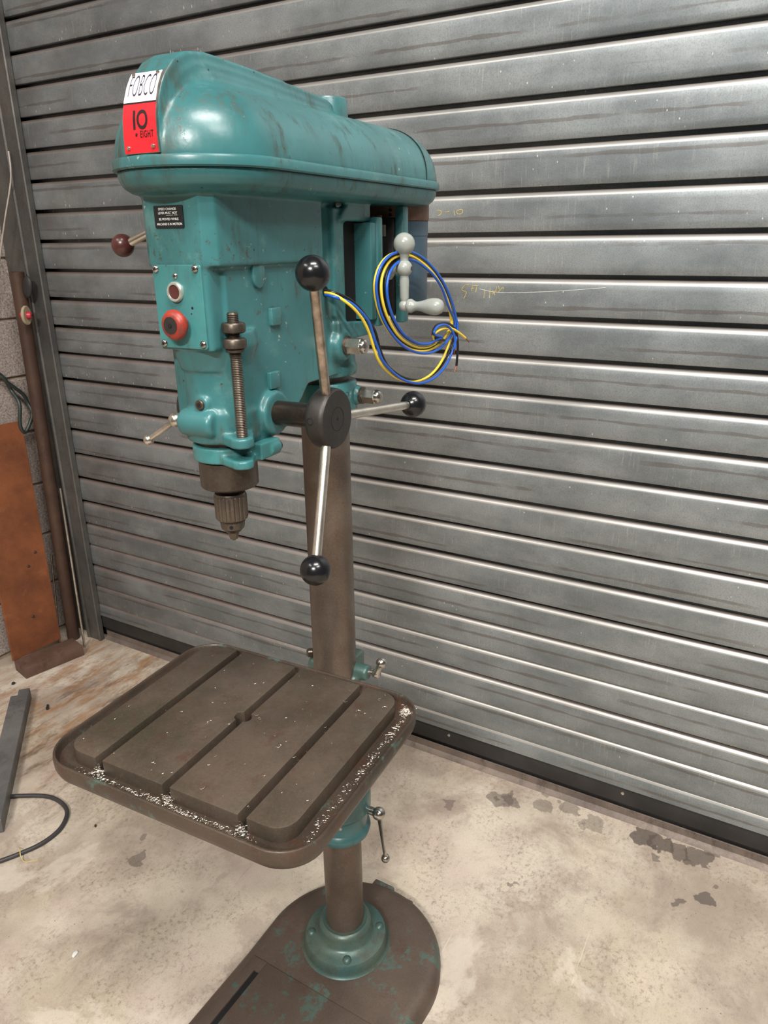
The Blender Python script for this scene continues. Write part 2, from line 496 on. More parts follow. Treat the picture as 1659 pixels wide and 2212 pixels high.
def prism(bm, pts, lo, hi, axis='z', bev=0.0, seg=2):
    """polygon pts in the plane normal to axis, extruded lo..hi"""
    def P(u, v, w):
        return {'z': (u, v, w), 'y': (u, w, v), 'x': (w, u, v)}[axis]
    t = bmesh.new()
    va = [t.verts.new(P(u, v, lo)) for u, v in pts]
    vb = [t.verts.new(P(u, v, hi)) for u, v in pts]
    n = len(pts)
    t.faces.new(va)
    t.faces.new(vb)
    for i in range(n):
        j = (i + 1) % n
        t.faces.new((va[i], va[j], vb[j], vb[i]))
    bmesh.ops.recalc_face_normals(t, faces=t.faces)
    if bev:
        es = [e for e in t.edges if e.calc_face_angle(0) > 0.35]
        bmesh.ops.bevel(t, geom=es, offset=bev, segments=seg, profile=0.5, affect='EDGES', clamp_overlap=True)
    merge(bm, t)

def merge(bm, t, M=None):
    me = bpy.data.meshes.new('tmp')
    t.to_mesh(me)
    t.free()
    if M is not None:
        me.transform(M)
    bm.from_mesh(me)
    bpy.data.meshes.remove(me)

def box(bm, x0, x1, y0, y1, z0, z1, bev=0.0, seg=2):
    prism(bm, [(x0, y0), (x1, y0), (x1, y1), (x0, y1)], z0, z1, 'z', bev, seg)

def rrect(x0, x1, y0, y1, r, n=8):
    out = []
    for cx, cy, a0 in ((x1 - r, y1 - r, 0), (x0 + r, y1 - r, 90), (x0 + r, y0 + r, 180), (x1 - r, y0 + r, 270)):
        for i in range(n + 1):
            a = math.radians(a0 + 90.0 * i / n)
            out.append((cx + r * math.cos(a), cy + r * math.sin(a)))
    return out

def loft(bm, sections, cap=True):
    """sections: lists of 3D points, same count, closed loops"""
    rings = [[bm.verts.new(p) for p in s] for s in sections]
    n = len(rings[0])
    for a, b in zip(rings, rings[1:]):
        for i in range(n):
            j = (i + 1) % n
            bm.faces.new((a[i], a[j], b[j], b[i]))
    if cap:
        bm.faces.new(rings[0])
        bm.faces.new(rings[-1])

def stadium(xf, xr, r, z, n=28):
    out = []
    for i in range(n + 1):
        a = -PI / 2 + PI * i / n
        out.append((xf + r * math.cos(a), r * math.sin(a), z))
    for i in range(n + 1):
        a = PI / 2 + PI * i / n
        out.append((xr + r * math.cos(a), r * math.sin(a), z))
    return out

def spline(pts, per=6):
    P = [Vector(p) for p in pts]
    out = []
    for i in range(len(P) - 1):
        p0 = P[max(i - 1, 0)]; p1 = P[i]; p2 = P[i + 1]; p3 = P[min(i + 2, len(P) - 1)]
        for k in range(per):
            t = k / per
            out.append(0.5 * ((2 * p1) + (-p0 + p2) * t + (2 * p0 - 5 * p1 + 4 * p2 - p3) * t * t + (-p0 + 3 * p1 - 3 * p2 + p3) * t ** 3))
    out.append(P[-1])
    return out

def tube(bm, pts, r, seg=10, closed=False):
    P = [Vector(p) for p in pts]
    n = len(P)
    T = []
    for i in range(n):
        a = P[i - 1] if (i or closed) else P[i]
        b = P[(i + 1) % n] if (i < n - 1 or closed) else P[i]
        T.append((b - a).normalized())
    ref = Vector((0, 0, 1)) if abs(T[0].z) < 0.9 else Vector((1, 0, 0))
    N = (ref - T[0] * ref.dot(T[0])).normalized()
    rings = []
    for i in range(n):
        if i:
            N = (N - T[i] * N.dot(T[i]))
            N = N.normalized() if N.length > 1e-9 else T[i].orthogonal().normalized()
        B = T[i].cross(N)
        rr = r(i / (n - 1)) if callable(r) else r
        rings.append([bm.verts.new(P[i] + (N * math.cos(2 * PI * k / seg) + B * math.sin(2 * PI * k / seg)) * rr) for k in range(seg)])
    m = n if closed else n - 1
    for i in range(m):
        a, b = rings[i], rings[(i + 1) % n]
        for k in range(seg):
            l = (k + 1) % seg
            bm.faces.new((a[k], a[l], b[l], b[k]))
    if not closed:
        bm.faces.new(rings[0]); bm.faces.new(rings[-1])

def cast(bm, voxel, it=8, extra=None):
    """fuse overlapping solids into one casting with soft fillets"""
    bmesh.ops.recalc_face_normals(bm, faces=bm.faces)
    me = bpy.data.meshes.new('tmp')
    bm.to_mesh(me); bm.free()
    o = bpy.data.objects.new('tmp', me)
    COL.objects.link(o)
    a = o.modifiers.new('r', 'REMESH'); a.mode = 'VOXEL'; a.voxel_size = voxel; a.use_smooth_shade = True
    s = o.modifiers.new('s', 'SMOOTH'); s.factor = 0.5; s.iterations = it
    dg = bpy.context.evaluated_depsgraph_get()
    dg.update()
    out = bpy.data.meshes.new_from_object(o.evaluated_get(dg))
    bpy.data.objects.remove(o)
    bpy.data.meshes.remove(me)
    t = bmesh.new()
    t.from_mesh(out)
    bpy.data.meshes.remove(out)
    for f in t.faces:
        f.smooth = True
    if extra is not None:
        e = bpy.data.meshes.new('tmp')
        bmesh.ops.recalc_face_normals(extra, faces=extra.faces)
        extra.to_mesh(e); extra.free()
        t.from_mesh(e)
        bpy.data.meshes.remove(e)
    return t

def text_bm(body, size=1.0, bold=0.0, spacing=1.0, align='CENTER', res=4):
    """flat lettering mesh in the XY plane"""
    c = bpy.data.curves.new('t', 'FONT')
    c.body = body
    c.size = size
    c.offset = bold
    c.space_character = spacing
    c.align_x = align
    c.resolution_u = res
    o = bpy.data.objects.new('t', c)
    COL.objects.link(o)
    dg = bpy.context.evaluated_depsgraph_get()
    dg.update()
    me = bpy.data.meshes.new_from_object(o.evaluated_get(dg))
    bpy.data.objects.remove(o)
    bpy.data.curves.remove(c)
    t = bmesh.new()
    t.from_mesh(me)
    bpy.data.meshes.remove(me)
    return t

def fit(t, x0, x1, y0, y1):
    """scale flat lettering into a rectangle"""
    xs = [v.co.x for v in t.verts]; ys = [v.co.y for v in t.verts]
    ax, bx, ay, by = min(xs), max(xs), min(ys), max(ys)
    for v in t.verts:
        v.co.x = x0 + (v.co.x - ax) / (bx - ax) * (x1 - x0)
        v.co.y = y0 + (v.co.y - ay) / (by - ay) * (y1 - y0)
    return t

def thicken(t, h):
    r = bmesh.ops.extrude_face_region(t, geom=list(t.faces))
    for v in [g for g in r['geom'] if isinstance(g, bmesh.types.BMVert)]:
        v.co.z += h
    return t

def capsule(p, q, r1, r2, n=10):
    """outline around two circles, as a convex polygon"""
    pts = []
    a0 = math.atan2(q[1] - p[1], q[0] - p[0])
    for i in range(n + 1):
        a = a0 + PI / 2 + PI * i / n
        pts.append((p[0] + r1 * math.cos(a), p[1] + r1 * math.sin(a)))
    for i in range(n + 1):
        a = a0 - PI / 2 + PI * i / n
        pts.append((q[0] + r2 * math.cos(a), q[1] + r2 * math.sin(a)))
    return pts

# ------------------------------------------------------------------ the setting
SX = -0.664          # face of the shutter curtain
SLY0, SLY1 = -1.56, 2.2

bm = bmesh.new()
box(bm, -1.2, 3.2, -1.95, 3.0, -0.1, 0.0)
tag(finish('floor', bm, 'concrete', None, None), kind='structure')

door = empty('door_1', (SX, 0, 0))
tag(door, kind='structure')
PITCH = 0.0852
bm = bmesh.new()
g = 0.0086
prof = [(-0.040, -0.012), (-0.017, -0.0040), (-0.0125, -0.0004), (-0.0085, -0.0010), (-0.0042, -0.0032), (-0.0014, -0.0062), (0.0, -0.0098),
        (0.0006, -0.022), (0.0012, -0.042), (0.0006, -0.062), (0.0, -PITCH + g + 0.003), (-0.0012, -PITCH + g + 0.0006),
        (-0.003, -PITCH + g), (-0.034, -PITCH + g + 0.003), (-0.034, -PITCH - 0.016), (-0.042, -PITCH - 0.016)]
ys = [SLY0 + (SLY1 - SLY0) * i / 24 for i in range(25)]
rings = [[bm.verts.new((d, y, z)) for d, z in prof] for y in ys]
for a, b in zip(rings, rings[1:]):
    for i in range(len(prof)):
        j = (i + 1) % len(prof)
        bm.faces.new((a[i], a[j], b[j], b[i]))
bm.faces.new(rings[0]); bm.faces.new(rings[-1])
slat_z = [1.7420 + PITCH * 0.992 * k for k in range(10, 0, -1)]
slat_z += [1.7420, 1.6575, 1.5731, 1.4873, 1.4016, 1.3163, 1.2302, 1.1447, 1.0606, 0.9744, 0.8889, 0.8028, 0.7185, 0.6314,
           0.5458, 0.4631, 0.3847, 0.2999, 0.2219]
first = None
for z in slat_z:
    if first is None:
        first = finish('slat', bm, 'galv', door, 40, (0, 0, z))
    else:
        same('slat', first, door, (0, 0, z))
# last short lath, bottom rail, its screws and rubber lip
bm = bmesh.new()
prism(bm, [(-0.02, 0.137), (-0.004, 0.1362), (0.0, 0.132), (0.002, 0.110), (0.003, 0.0885), (0.0, 0.086), (-0.02, 0.086)], SLY0, SLY1, 'y')
for v in bm.verts:
    v.co.z -= 0.137
finish('bottom_rail', bm, 'galv', door, 40, (0, 0, 0.1495))
bm = bmesh.new()
prism(bm, [(-0.016, 0.100), (-0.001, 0.100), (0.0, 0.052), (-0.016, 0.050)], SLY0, SLY1, 'y', 0.0008)
prism(bm, [(-0.034, 0.056), (-0.018, 0.056), (-0.018, 0.014), (-0.034, 0.014)], SLY0, SLY1, 'y')
finish('rubber_seal', bm, 'rubber', door, 30)
bm = bmesh.new()
lathe(bm, [(0.0, 0.002), (0.0022, 0.0018), (0.004, 0.0012), (0.0045, 0), (0.0045, -0.002)], (0, 0, 0), (1, 0, 0), 16)
sc = None
for y, z in ((-0.56, 0.083), (-0.079, 0.083), (0.402, 0.083), (0.88, 0.083)):
    if sc is None:
        sc = finish('seal_screw', bm, 'bright', door, 40, (0.0003, y, z))
    else:
        same('seal_screw', sc, door, (0.0003, y, z))
# chalk figures on two slats
STROKES = [[(-0.1351, 1.4579), (-0.1275, 1.4572), (-0.1245, 1.4542), (-0.126, 1.4496), (-0.1322, 1.4469)], [(-0.1152, 1.4536), (-0.1043, 1.4548)], [(-0.0943, 1.4562), (-0.0913, 1.4459)], [(-0.0842, 1.4565), (-0.0875, 1.4538), (-0.0854, 1.4497), (-0.0793, 1.4485), (-0.0734, 1.4511), (-0.0735, 1.4562), (-0.0776, 1.458), (-0.0842, 1.4565)], [(-0.053, 1.3007), (-0.0625, 1.3), (-0.0705, 1.292), (-0.0676, 1.2878), (-0.06, 1.2856), (-0.0612, 1.2789), (-0.0655, 1.2715)], [(-0.0448, 1.2985), (-0.0464, 1.2877)], [(-0.0486, 1.2924), (-0.0419, 1.2938)], [(-0.0448, 1.2985), (-0.03, 1.2993)], [(-0.0346, 1.2987), (-0.0369, 1.2849)], [(-0.015, 1.2931), (-0.0154, 1.2847), (-0.017, 1.2739)], [(-0.0019, 1.2969), (-0.0029, 1.2874), (-0.0034, 1.2742)], [(0.0036, 1.2899), (0.0093, 1.2805)], [(0.0026, 1.2827), (0.0103, 1.2876)], [(0.0131, 1.2983), (0.011, 1.2877), (0.0169, 1.2872), (0.0269, 1.2974), (0.0277, 1.2927)], [(0.0163, 1.2996), (0.0193, 1.2925)]]
for name, part in (('chalk_figures', STROKES[:4]), ('chalk_note', STROKES[4:])):
    bm = bmesh.new()
    for s in part:
        pts = spline([(0, y, z) for y, z in s], 5)
        n0 = len(bm.verts)
        tube(bm, pts, 0.00055, 6)
    for v in bm.verts:
        v.co.x = v.co.x * 0.35 + 0.0013
    finish(name, bm, 'chalk', door, 60)

bm = bmesh.new()
tube(bm, spline([(0.0011, -0.0275, 1.2925), (0.0011, 0.012, 1.2865), (0.0011, 0.07, 1.287), (0.0011, 0.16, 1.2925), (0.0011, 0.25, 1.3005)], 6), 0.00035, 5)
for v in bm.verts:
    v.co.x = 0.0011 + (v.co.x - 0.0011) * 0.5
finish('scratch_line', bm, 'label_white', door, 60)

# door guide channel, jamb plate and sill strip
bm = bmesh.new()
prism(bm, [(-0.70, -1.575), (-0.643, -1.575), (-0.640, -1.572), (-0.640, -1.566), (-0.644, -1.562), (-0.645, -1.515),
           (-0.641, -1.511), (-0.641, -1.506), (-0.644, -1.503), (-0.661, -1.503), (-0.661, -1.512), (-0.655, -1.514), (-0.655, -1.56), (-0.70, -1.562)], 0, 2.6, 'z')
tag(finish('trim_1', bm, 'guide', None, 30), 'steel guide channel of the roller shutter', kind='structure')
bm = bmesh.new()
box(bm, -0.69, -0.672, -1.71, -1.57, 0, 2.6)
tag(finish('trim_2', bm, 'guide', None, 30), 'dark steel jamb plate beside the shutter guide', kind='structure')
bm = bmesh.new()
prism(bm, [(-0.71, 0), (-0.71, 0.012), (-0.680, 0.013), (-0.679, 0.030), (-0.676, 0.0315), (-0.674, 0.030), (-0.673, 0.012), (-0.668, 0.0085), (-0.662, 0.0)], -1.5, SLY1, 'y')
tag(finish('trim_3', bm, 'sill', None, 30), 'grimy metal sill strip under the shutter', kind='structure')
# dark space outside behind the curtain
bm = bmesh.new()
box(bm, -0.76, -0.73, -1.95, 2.3, 0, 2.7)
tag(finish('wall_back', bm, 'rubber', None, None), kind='structure')

wl = None
bm = bmesh.new()
box(bm, -0.73, 3.2, -1.9, -1.714, 0, 3.4)
wl = tag(finish('wall_left', bm, 'mortar', None, None), kind='structure')
CH = 0.1915
blk = None
for row in range(14):
    z0 = 0.593 - 3 * CH + row * CH
    x = -0.727 - (0.215 if row % 2 else 0.0)
    while x < 1.2:
        xa, xb = max(x, -0.727), x + 0.42
        za, zb = max(z0, 0.0), z0 + CH - 0.009
        key = (round(xb - xa, 3), round(zb - za, 3))
        if zb - za > 0.02 and xb - xa > 0.03:
            if blk is None:
                blk = {}
            if key not in blk:
                bm = bmesh.new()
                box(bm, 0, key[0], 0, 0.03, 0, key[1], 0.003, 1)
                blk[key] = finish('block', bm, 'block', wl, 30, (xa, -1.735, za))
            else:
                same('block', blk[key], wl, (xa, -1.735 + random.uniform(-0.001, 0.001), za))
        x += 0.43

# ------------------------------------------------------------------ things in the corner
def tilt(o, a, b):
    """put an object whose axis is +Z from a towards b"""
    d = Vector(b) - Vector(a)
    o.location = a
    o.rotation_mode = 'QUATERNION'
    o.rotation_quaternion = Vector((0, 0, 1)).rotation_difference(d.normalized())

bm = bmesh.new()
lathe(bm, [(0.0165, 0.0), (0.0215, 0.0), (0.0215, 1.318), (0.0165, 1.318)], seg=28, close=True)
o = finish('steel_pipe', bm, 'rust_brown', None, 40)
tilt(o, (-0.610, -1.612, 0.0), (-0.610, -1.572, 1.32))
tag(o, 'brown rusted steel pipe standing upright in the corner beside the shutter guide', 'pipe')

# rusty plate leaning on the wall, standing on the block
pr = empty('steel_plate', (-0.4475, -1.5945, 0.0402))
bm = bmesh.new()
box(bm, -0.0925, 0.0925, -0.004, 0.004, 0, 0.80, 0.001, 1)
for v in bm.verts:
    v.co.x -= v.co.z * 0.058
finish('plate_sheet', bm, 'orange_rust', pr, 30)
bm = bmesh.new()
lathe(bm, [(0.0, 0.0045), (0.003, 0.004), (0.0045, 0.002), (0.005, 0)], (0, 0, 0), (0, 1, 0), 14)
rv = finish('rivet', bm, 'dark_steel', pr, 40, (-0.040, 0.004, 0.305))
same('rivet', rv, pr, (-0.075, 0.004, 0.345))
same('rivet', rv, pr, (-0.012, 0.004, 0.125))
pr.rotation_euler = (math.radians(5.6), 0, math.radians(-4))
tag(pr, 'orange rusted steel plate leaning against the block wall', 'steel plate')

def slab(name, a, b, w, h, mat, label, cat, bev=0.002, side=1):
    """bar lying on the floor: near edge from a to b, width w to the left of a->b"""
    a, b = Vector((*a, 0)), Vector((*b, 0))
    d = b - a
    bm = bmesh.new()
    box(bm, 0, d.length, 0, w * side, 0, h, bev, 2)
    o = finish(name, bm, mat, None, 30)
    o.location = a
    o.rotation_euler = (0, 0, math.atan2(d.y, d.x))
    return tag(o, label, cat)

slab('steel_block', (-0.342, -1.520), (-0.546, -1.474), 0.085, 0.04, 'block_steel', 'low brown steel block on the floor under the orange plate', 'steel block')

# grey bar with a stepped end, lower left
gb = empty('steel_bar', (-0.255, -1.425, 0), math.radians(48))
bm = bmesh.new()
box(bm, 0.0, 0.62, -0.001, 0.032, 0, 0.040, 0.0015, 1)
finish('bar_flange', bm, 'grey_bar', gb, 30)
bm = bmesh.new()
box(bm, 0.012, 0.62, -0.026, -0.0012, 0, 0.028, 0.0015, 1)
finish('bar_web', bm, 'grey_bar', gb, 30)
tag(gb, 'grey mill-scaled steel bar lying on the floor by the cable', 'steel bar')

bm = bmesh.new()
rod(bm, (0, 0, 0), (0, 0, 0.60), 0.0042, seg=14, ch=0.001)
o = finish('steel_rod', bm, 'bright', None, 40)
tilt(o, (-0.5835, -1.519, 0.0), (-0.632, -1.573, 0.5677))
tag(o, 'thin bright steel rod leaning against the shutter guide', 'rod')
bm = bmesh.new()
rod(bm, (0, 0, 0), (0, 0, 0.34), 0.0038, seg=12, ch=0.001)
o = finish('steel_rod', bm, 'spoke_dull', None, 40)  # rod added in place of a bright reflective edge
tilt(o, (-0.562, -1.632, 0.0), (-0.604, -1.648, 0.34))
tag(o, 'short dull rod standing in for a reflective edge between the orange plate and the pipe', 'rod')

HOSE = [(-0.49, 1.066), (-0.5284, 1.0287), (-0.5627, 0.9964), (-0.5812, 0.972), (-0.5945, 0.937), (-0.5928, 0.8948), (-0.5819, 0.8331), (-0.5846, 0.8034), (-0.5975, 0.7973), (-0.6209, 0.8249), (-0.6341, 0.8547), (-0.6352, 0.8868), (-0.6237, 0.9177), (-0.5994, 0.944), (-0.5737, 0.9685), (-0.5605, 0.986), (-0.5253, 1.0141), (-0.48, 1.05)]
bm = bmesh.new()
n = len(HOSE)
tube(bm, spline([(x, -1.690 + (0.034 if 4 < i < 11 else 0.018 if 10 < i < 16 else 0), z) for i, (x, z) in enumerate(HOSE)], 6), 0.0062, 12)
tag(finish('rubber_hose', bm, 'hose', None, 60), 'dark green rubber hose looped against the block wall above the orange plate', 'hose')

bm = bmesh.new()
tube(bm, spline([(-0.632, -1.543, 1.66), (-0.628, -1.548, 1.585), (-0.620, -1.60, 1.47), (-0.615, -1.652, 1.359), (-0.60, -1.69, 1.24), (-0.57, -1.7, 1.05)], 8), 0.0026, 8)
tag(finish('signal_wire', bm, 'grey_wire', None, 60), 'thin pale wire hanging down the wall above the brown pipe', 'wire')

# red and cream wheel hung on the pipe
wh = empty('pulley_wheel', (-0.590, -1.534, 1.188))
ax = Vector((-0.50, 0.866, 0))
bm = bmesh.new()
lathe(bm, [(0.010, -0.004), (0.027, -0.004), (0.0295, -0.001), (0.0295, 0.003), (0.027, 0.005), (0.010, 0.004)], (0, 0, 0), ax, 36, close=True)
finish('rim', bm, 'cream', wh, 40)
for s in (-1, 1):
    bm = bmesh.new()
    lathe(bm, [(0.0, 0.018), (0.004, 0.018), (0.009, 0.016), (0.0115, 0.010), (0.0115, 0.0)], (0, 0, 0), ax * s, 24)
    finish('hub', bm, 'red_plastic', wh, 40)
bm = bmesh.new()
rod(bm, -ax * 0.02, ax * 0.02, 0.0035, seg=12)
finish('axle', bm, 'black', wh, 40)
tag(wh, 'red and cream pulley wheel hung on the brown pipe', 'wheel')
bm = bmesh.new()
ball(bm, (0, 0, 0), 0.022, seg=20, rings=12)
for v in bm.verts:
    v.co.z *= 1.55
    v.co.x *= 0.45
    v.co.y += 0.006 * math.sin(v.co.z * 40)
o = finish('rubber_flap', bm, 'rubber', None, 60, (-0.612, -1.535, 1.272))
tag(o, 'black rubber flap hanging above the red and cream wheel', 'rubber flap')

# cable on the floor
CAB = [(0.25, -1.34), (0.16, -1.20), (0.0655, -1.0617), (0.0316, -1.0117), (0.0023, -0.9553), (-0.0021, -0.9044), (0.015, -0.8549), (0.0616, -0.8222), (0.1168, -0.8203), (0.1666, -0.8401), (0.2022, -0.8599), (0.30, -0.92), (0.44, -1.03)]
bm = bmesh.new()
tube(bm, spline([(x, y, 0.0058) for x, y in CAB], 8), 0.0055, 12)
tag(finish('floor_cable', bm, 'cable', None, 60), 'black rubber cable curving across the concrete floor at the left', 'cable')
bm = bmesh.new()
tube(bm, spline([(0.150, -0.862, 0.0012), (0.156, -0.850, 0.008), (0.1625, -0.838, 0.0128), (0.170, -0.826, 0.009), (0.172, -0.812, 0.0013), (0.163, -0.797, 0.0013), (0.152, -0.787, 0.0013)], 6), 0.0011, 6)
tag(finish('straw_string', bm, 'string', None, 60), 'wisp of straw coloured string crossing the floor cable', 'string')

def crumb(name, loc, size, rz, mat, label, cat, seed):
    bm = bmesh.new()
    bmesh.ops.create_icosphere(bm, subdivisions=2, radius=1.0)
    for v in bm.verts:
        k = 1 + 0.35 * mnoise.noise(v.co * 1.7 + Vector((seed, 0, 0)))
        v.co = Vector((v.co.x * size[0] * k, v.co.y * size[1] * k, v.co.z * size[2] * k))
    lo = min(v.co.z for v in bm.verts)
    for v in bm.verts:
        v.co.z -= lo
    o = finish(name, bm, mat, None, 25)
    o.location = loc
    o.rotation_euler = (0, 0, rz)
    return tag(o, label, cat)

# small stud with a head, lying on the floor
bm = bmesh.new()
rod(bm, (0.0, 0, 0.0045), (0.017, 0, 0.0045), 0.0035, seg=12, ch=0.0008)
rod(bm, (0.017, 0, 0.0053), (0.023, 0, 0.0053), 0.0053, seg=6)
o = finish('bolt', bm, 'rubber', None, 30, (-0.275, -1.318, 0))
o.rotation_euler = (0, 0, 0.9)
tag(o, 'small black bolt lying on the floor right of the grey bar', 'bolt')
crumb('metal_chip', (-0.19, -1.323, 0), (0.009, 0.006, 0.003), 0.5, 'rubber', 'small flat black chip close beside the grey bar', 'chip', 1)
crumb('metal_chip', (-0.30, -1.529, 0), (0.007, 0.005, 0.005), 0.2, 'rubber', 'black crumb behind the end of the grey bar', 'chip', 2)
crumb('plastic_chip', (-0.050, -1.222, 0), (0.008, 0.007, 0.008), 0.2, 'white', 'white plastic chip against the grey bar at the frame edge', 'chip', 3)
crumb('rust_flake', (0.0083, -0.7558, 0), (0.0055, 0.0028, 0.002), 0.9, 'rust_brown', 'tiny brown rust flake right of the cable loop', 'chip', 4)
crumb('plaster_chip', (0.278, -0.4968, 0), (0.008, 0.005, 0.002), 0.3, 'label_white', 'white plaster chip on the floor in front of the table', 'chip', 5)

# ------------------------------------------------------------------ the drill press (local X = front, Y = feed-handle side)
root = empty('drill_press', (0, 0, 0), math.radians(2.94))
tag(root, 'teal pillar drill press with rusty slotted table standing before the shutter', 'drill press')
SPX = 0.240          # spindle axis

# ---- base
def base_outline(off, x_end=0.60):
    R = 0.187 - off
    cx, cy = 0.018, 0.018
    pts = []
    for i in range(41):
        a = PI / 2 + PI * i / 40
        pts.append((cx + R * math.cos(a), cy + R * math.sin(a)))
    w = 0.183 - off
    pts += [(0.12, cy - w), (0.30, cy - w), (x_end - off - 0.06, cy - w)]
    for i in range(1, 9):
        a = -PI / 2 + PI / 2 * i / 8
        pts.append((x_end - off - 0.06 + 0.06 * math.cos(a), cy - w + 0.06 + 0.06 * math.sin(a)))
    for i in range(0, 9):
        a = PI / 2 * i / 8
        pts.append((x_end - off - 0.06 + 0.06 * math.cos(a), cy + w - 0.06 + 0.06 * math.sin(a)))
    pts += [(0.30, cy + w), (0.12, cy + w)]
    return pts
bm = bmesh.new()
secs = []
for off, z in ((0.0, 0.0), (0.0, 0.022), (0.003, 0.030), (0.009, 0.037), (0.018, 0.0415), (0.03, 0.043)):
    secs.append([(x, y, z) for x, y in base_outline(off)])
loft(bm, secs)
base = finish('base', bm, 'base', root, 40)
base.rotation_euler = (0, 0, math.radians(-4))
# machined pad with two long slots, as a raised plate
bm = bmesh.new()
py0, py1 = -0.140, 0.172
slots = [(-0.118, -0.106), (0.138, 0.150)]
cuts = [py0] + [v for s in slots for v in s] + [py1]
for i in range(0, len(cuts), 2):
    x0 = 0.125
    prism(bm, [(x0, cuts[i]), (0.54, cuts[i]), (0.54, cuts[i + 1]), (x0, cuts[i + 1])], 0.040, 0.0465, 'z', 0.0012, 2)
for a, b in slots:
    box(bm, 0.125, 0.150, a, b, 0.040, 0.0463)
finish('machined_pad', bm, 'base', base, 30)
for a, b in slots:
    bm = bmesh.new()
    box(bm, 0.150, 0.535, a + 0.0003, b - 0.0003, 0.0405, 0.0432)
    finish('slot', bm, 'black', base, None)
bm = bmesh.new()
box(bm, -0.173, -0.14, -0.034, 0.016, 0.0, 0.0345, 0.004, 3)
finish('rear_lug', bm, 'base', base, 35)
bm = bmesh.new()
box(bm, -0.162, -0.13, 0.046, 0.070, 0.0, 0.0335, 0.004, 3)
finish('rear_lug', bm, 'base', base, 35)
# flange casting
bm = bmesh.new()
lathe(bm, [(0.0, 0.038), (0.090, 0.038), (0.090, 0.044), (0.0865, 0.047), (0.085, 0.052), (0.085, 0.062), (0.081, 0.069), (0.070, 0.073), (0.060, 0.076),
           (0.0545, 0.082), (0.0530, 0.098), (0.0505, 0.105), (0.0455, 0.108), (0.039, 0.106), (0.0, 0.106)], (0, 0, 0), (0, 0, 1), 56)
fl = finish('flange', bm, 'flange', root, 40)
bb = None
bm = bmesh.new()
lathe(bm, [(0.0, 0.0075), (0.004, 0.007), (0.0075, 0.0045), (0.0095, 0.0)], (0, 0, 0), (0, 0, 1), 20)
for a in (-58, 32, 122, 212):
    loc = (0.069 * math.cos(math.radians(a)), 0.069 * math.sin(math.radians(a)), 0.0715)
    if bb is None:
        bb = finish('flange_bolt', bm, 'flange', fl, 50, loc)
    else:
        same('flange_bolt', bb, fl, loc)

# ---- column
bm = bmesh.new()
lathe(bm, [(0.0375, 0.045), (0.0375, 1.275)], seg=48)
finish('column', bm, 'column', root, 40)

# ---- support collar on the column
sc_ = empty('support_collar', (0, 0, 0), 0, root)
bm = bmesh.new()
lathe(bm, [(0.0379, 0.335), (0.050, 0.335), (0.0545, 0.338), (0.0565, 0.346), (0.0545, 0.352), (0.0505, 0.357), (0.0500, 0.384), (0.0520, 0.388),
           (0.0575, 0.394), (0.0580, 0.420), (0.0575, 0.434), (0.0545, 0.443), (0.0480, 0.4475), (0.0379, 0.4485)], seg=56, close=True)
finish('collar_ring', bm, 'teal_worn', sc_, 35)
bm = bmesh.new()
lathe(bm, [(0.0, 0.003), (0.0025, 0.0028), (0.0042, 0.001), (0.0042, -0.002)], (0.0513 * math.cos(0.5), 0.0513 * math.sin(0.5), 0.381), (math.cos(0.5), math.sin(0.5), 0), 14)
finish('grub_screw', bm, 'bright', sc_, 40)

def lever_mesh(name, parent, a, b, ra, rb, r0, r1, mat, stub=None):
    """ball-ended clamp lever in one turned piece"""
    a, b = Vector(a), Vector(b)
    L = (b - a).length
    pr = []
    for i in range(13):
        t = PI * i / 12
        r, h = ra * math.sin(t), -ra * math.cos(t)
        if h > 0 and r < r0: break
        pr.append((r, h))
    pr += [(r0, math.sqrt(max(ra * ra - r0 * r0, 0)) + 0.0005), (r1, L - math.sqrt(max(rb * rb - r1 * r1, 0)))]
    for i in range(13):
        t = PI * i / 12
        r, h = rb * math.sin(t), -rb * math.cos(t)
        if h < 0 and r < r1: continue
        pr.append((r, L + h))
    pr[0] = (0, pr[0][1]); pr[-1] = (0, pr[-1][1])
    bm = bmesh.new()
    lathe(bm, pr, a, b - a, 24)
    if stub:
        rod(bm, stub, a, ra * 0.6, seg=16)
    return finish(name, bm, mat, parent, 50)

lever_mesh('clamp_lever', sc_, (-0.012, 0.0755, 0.390), (-0.0405, 0.0735, 0.256), 0.0125, 0.0088, 0.0048, 0.0034, 'chrome', (-0.012, 0.050, 0.3905))

# ---- table
tab = empty('table', (0, 0, 0), 0, root)
TX0, TX1, TY0, TY1 = 0.090, 0.443, -0.212, 0.218
ZT = 0.755
bm = bmesh.new()
def rr(inset, z, r):
    return [(x, y, z) for x, y in rrect(TX0 + inset, TX1 - inset, TY0 + inset, TY1 - inset, r, 10)]
loft(bm, [rr(0.030, 0.706, 0.03), rr(0.012, 0.710, 0.044), rr(0.004, 0.718, 0.052), rr(0.0005, 0.728, 0.055), rr(0.0, 0.740, 0.056),
          rr(0.0006, 0.7445, 0.0555), rr(0.0018, 0.7457, 0.054), rr(0.0036, 0.7457, 0.0525), rr(0.0048, 0.7445, 0.051), rr(0.0056, 0.740, 0.050), rr(0.0085, 0.7345, 0.047),
          rr(0.014, 0.7325, 0.042), rr(0.06, 0.7325, 0.012)])
finish('tray', bm, 'tray', tab, 35)
px0, px1, py0, py1 = 0.112, 0.4175, -0.1795, 0.1835
sl = [(-0.1225, -0.1095), (-0.0055, 0.0065), (0.1130, 0.1255)]
ed = [py0] + [v for s in sl for v in s] + [py1]
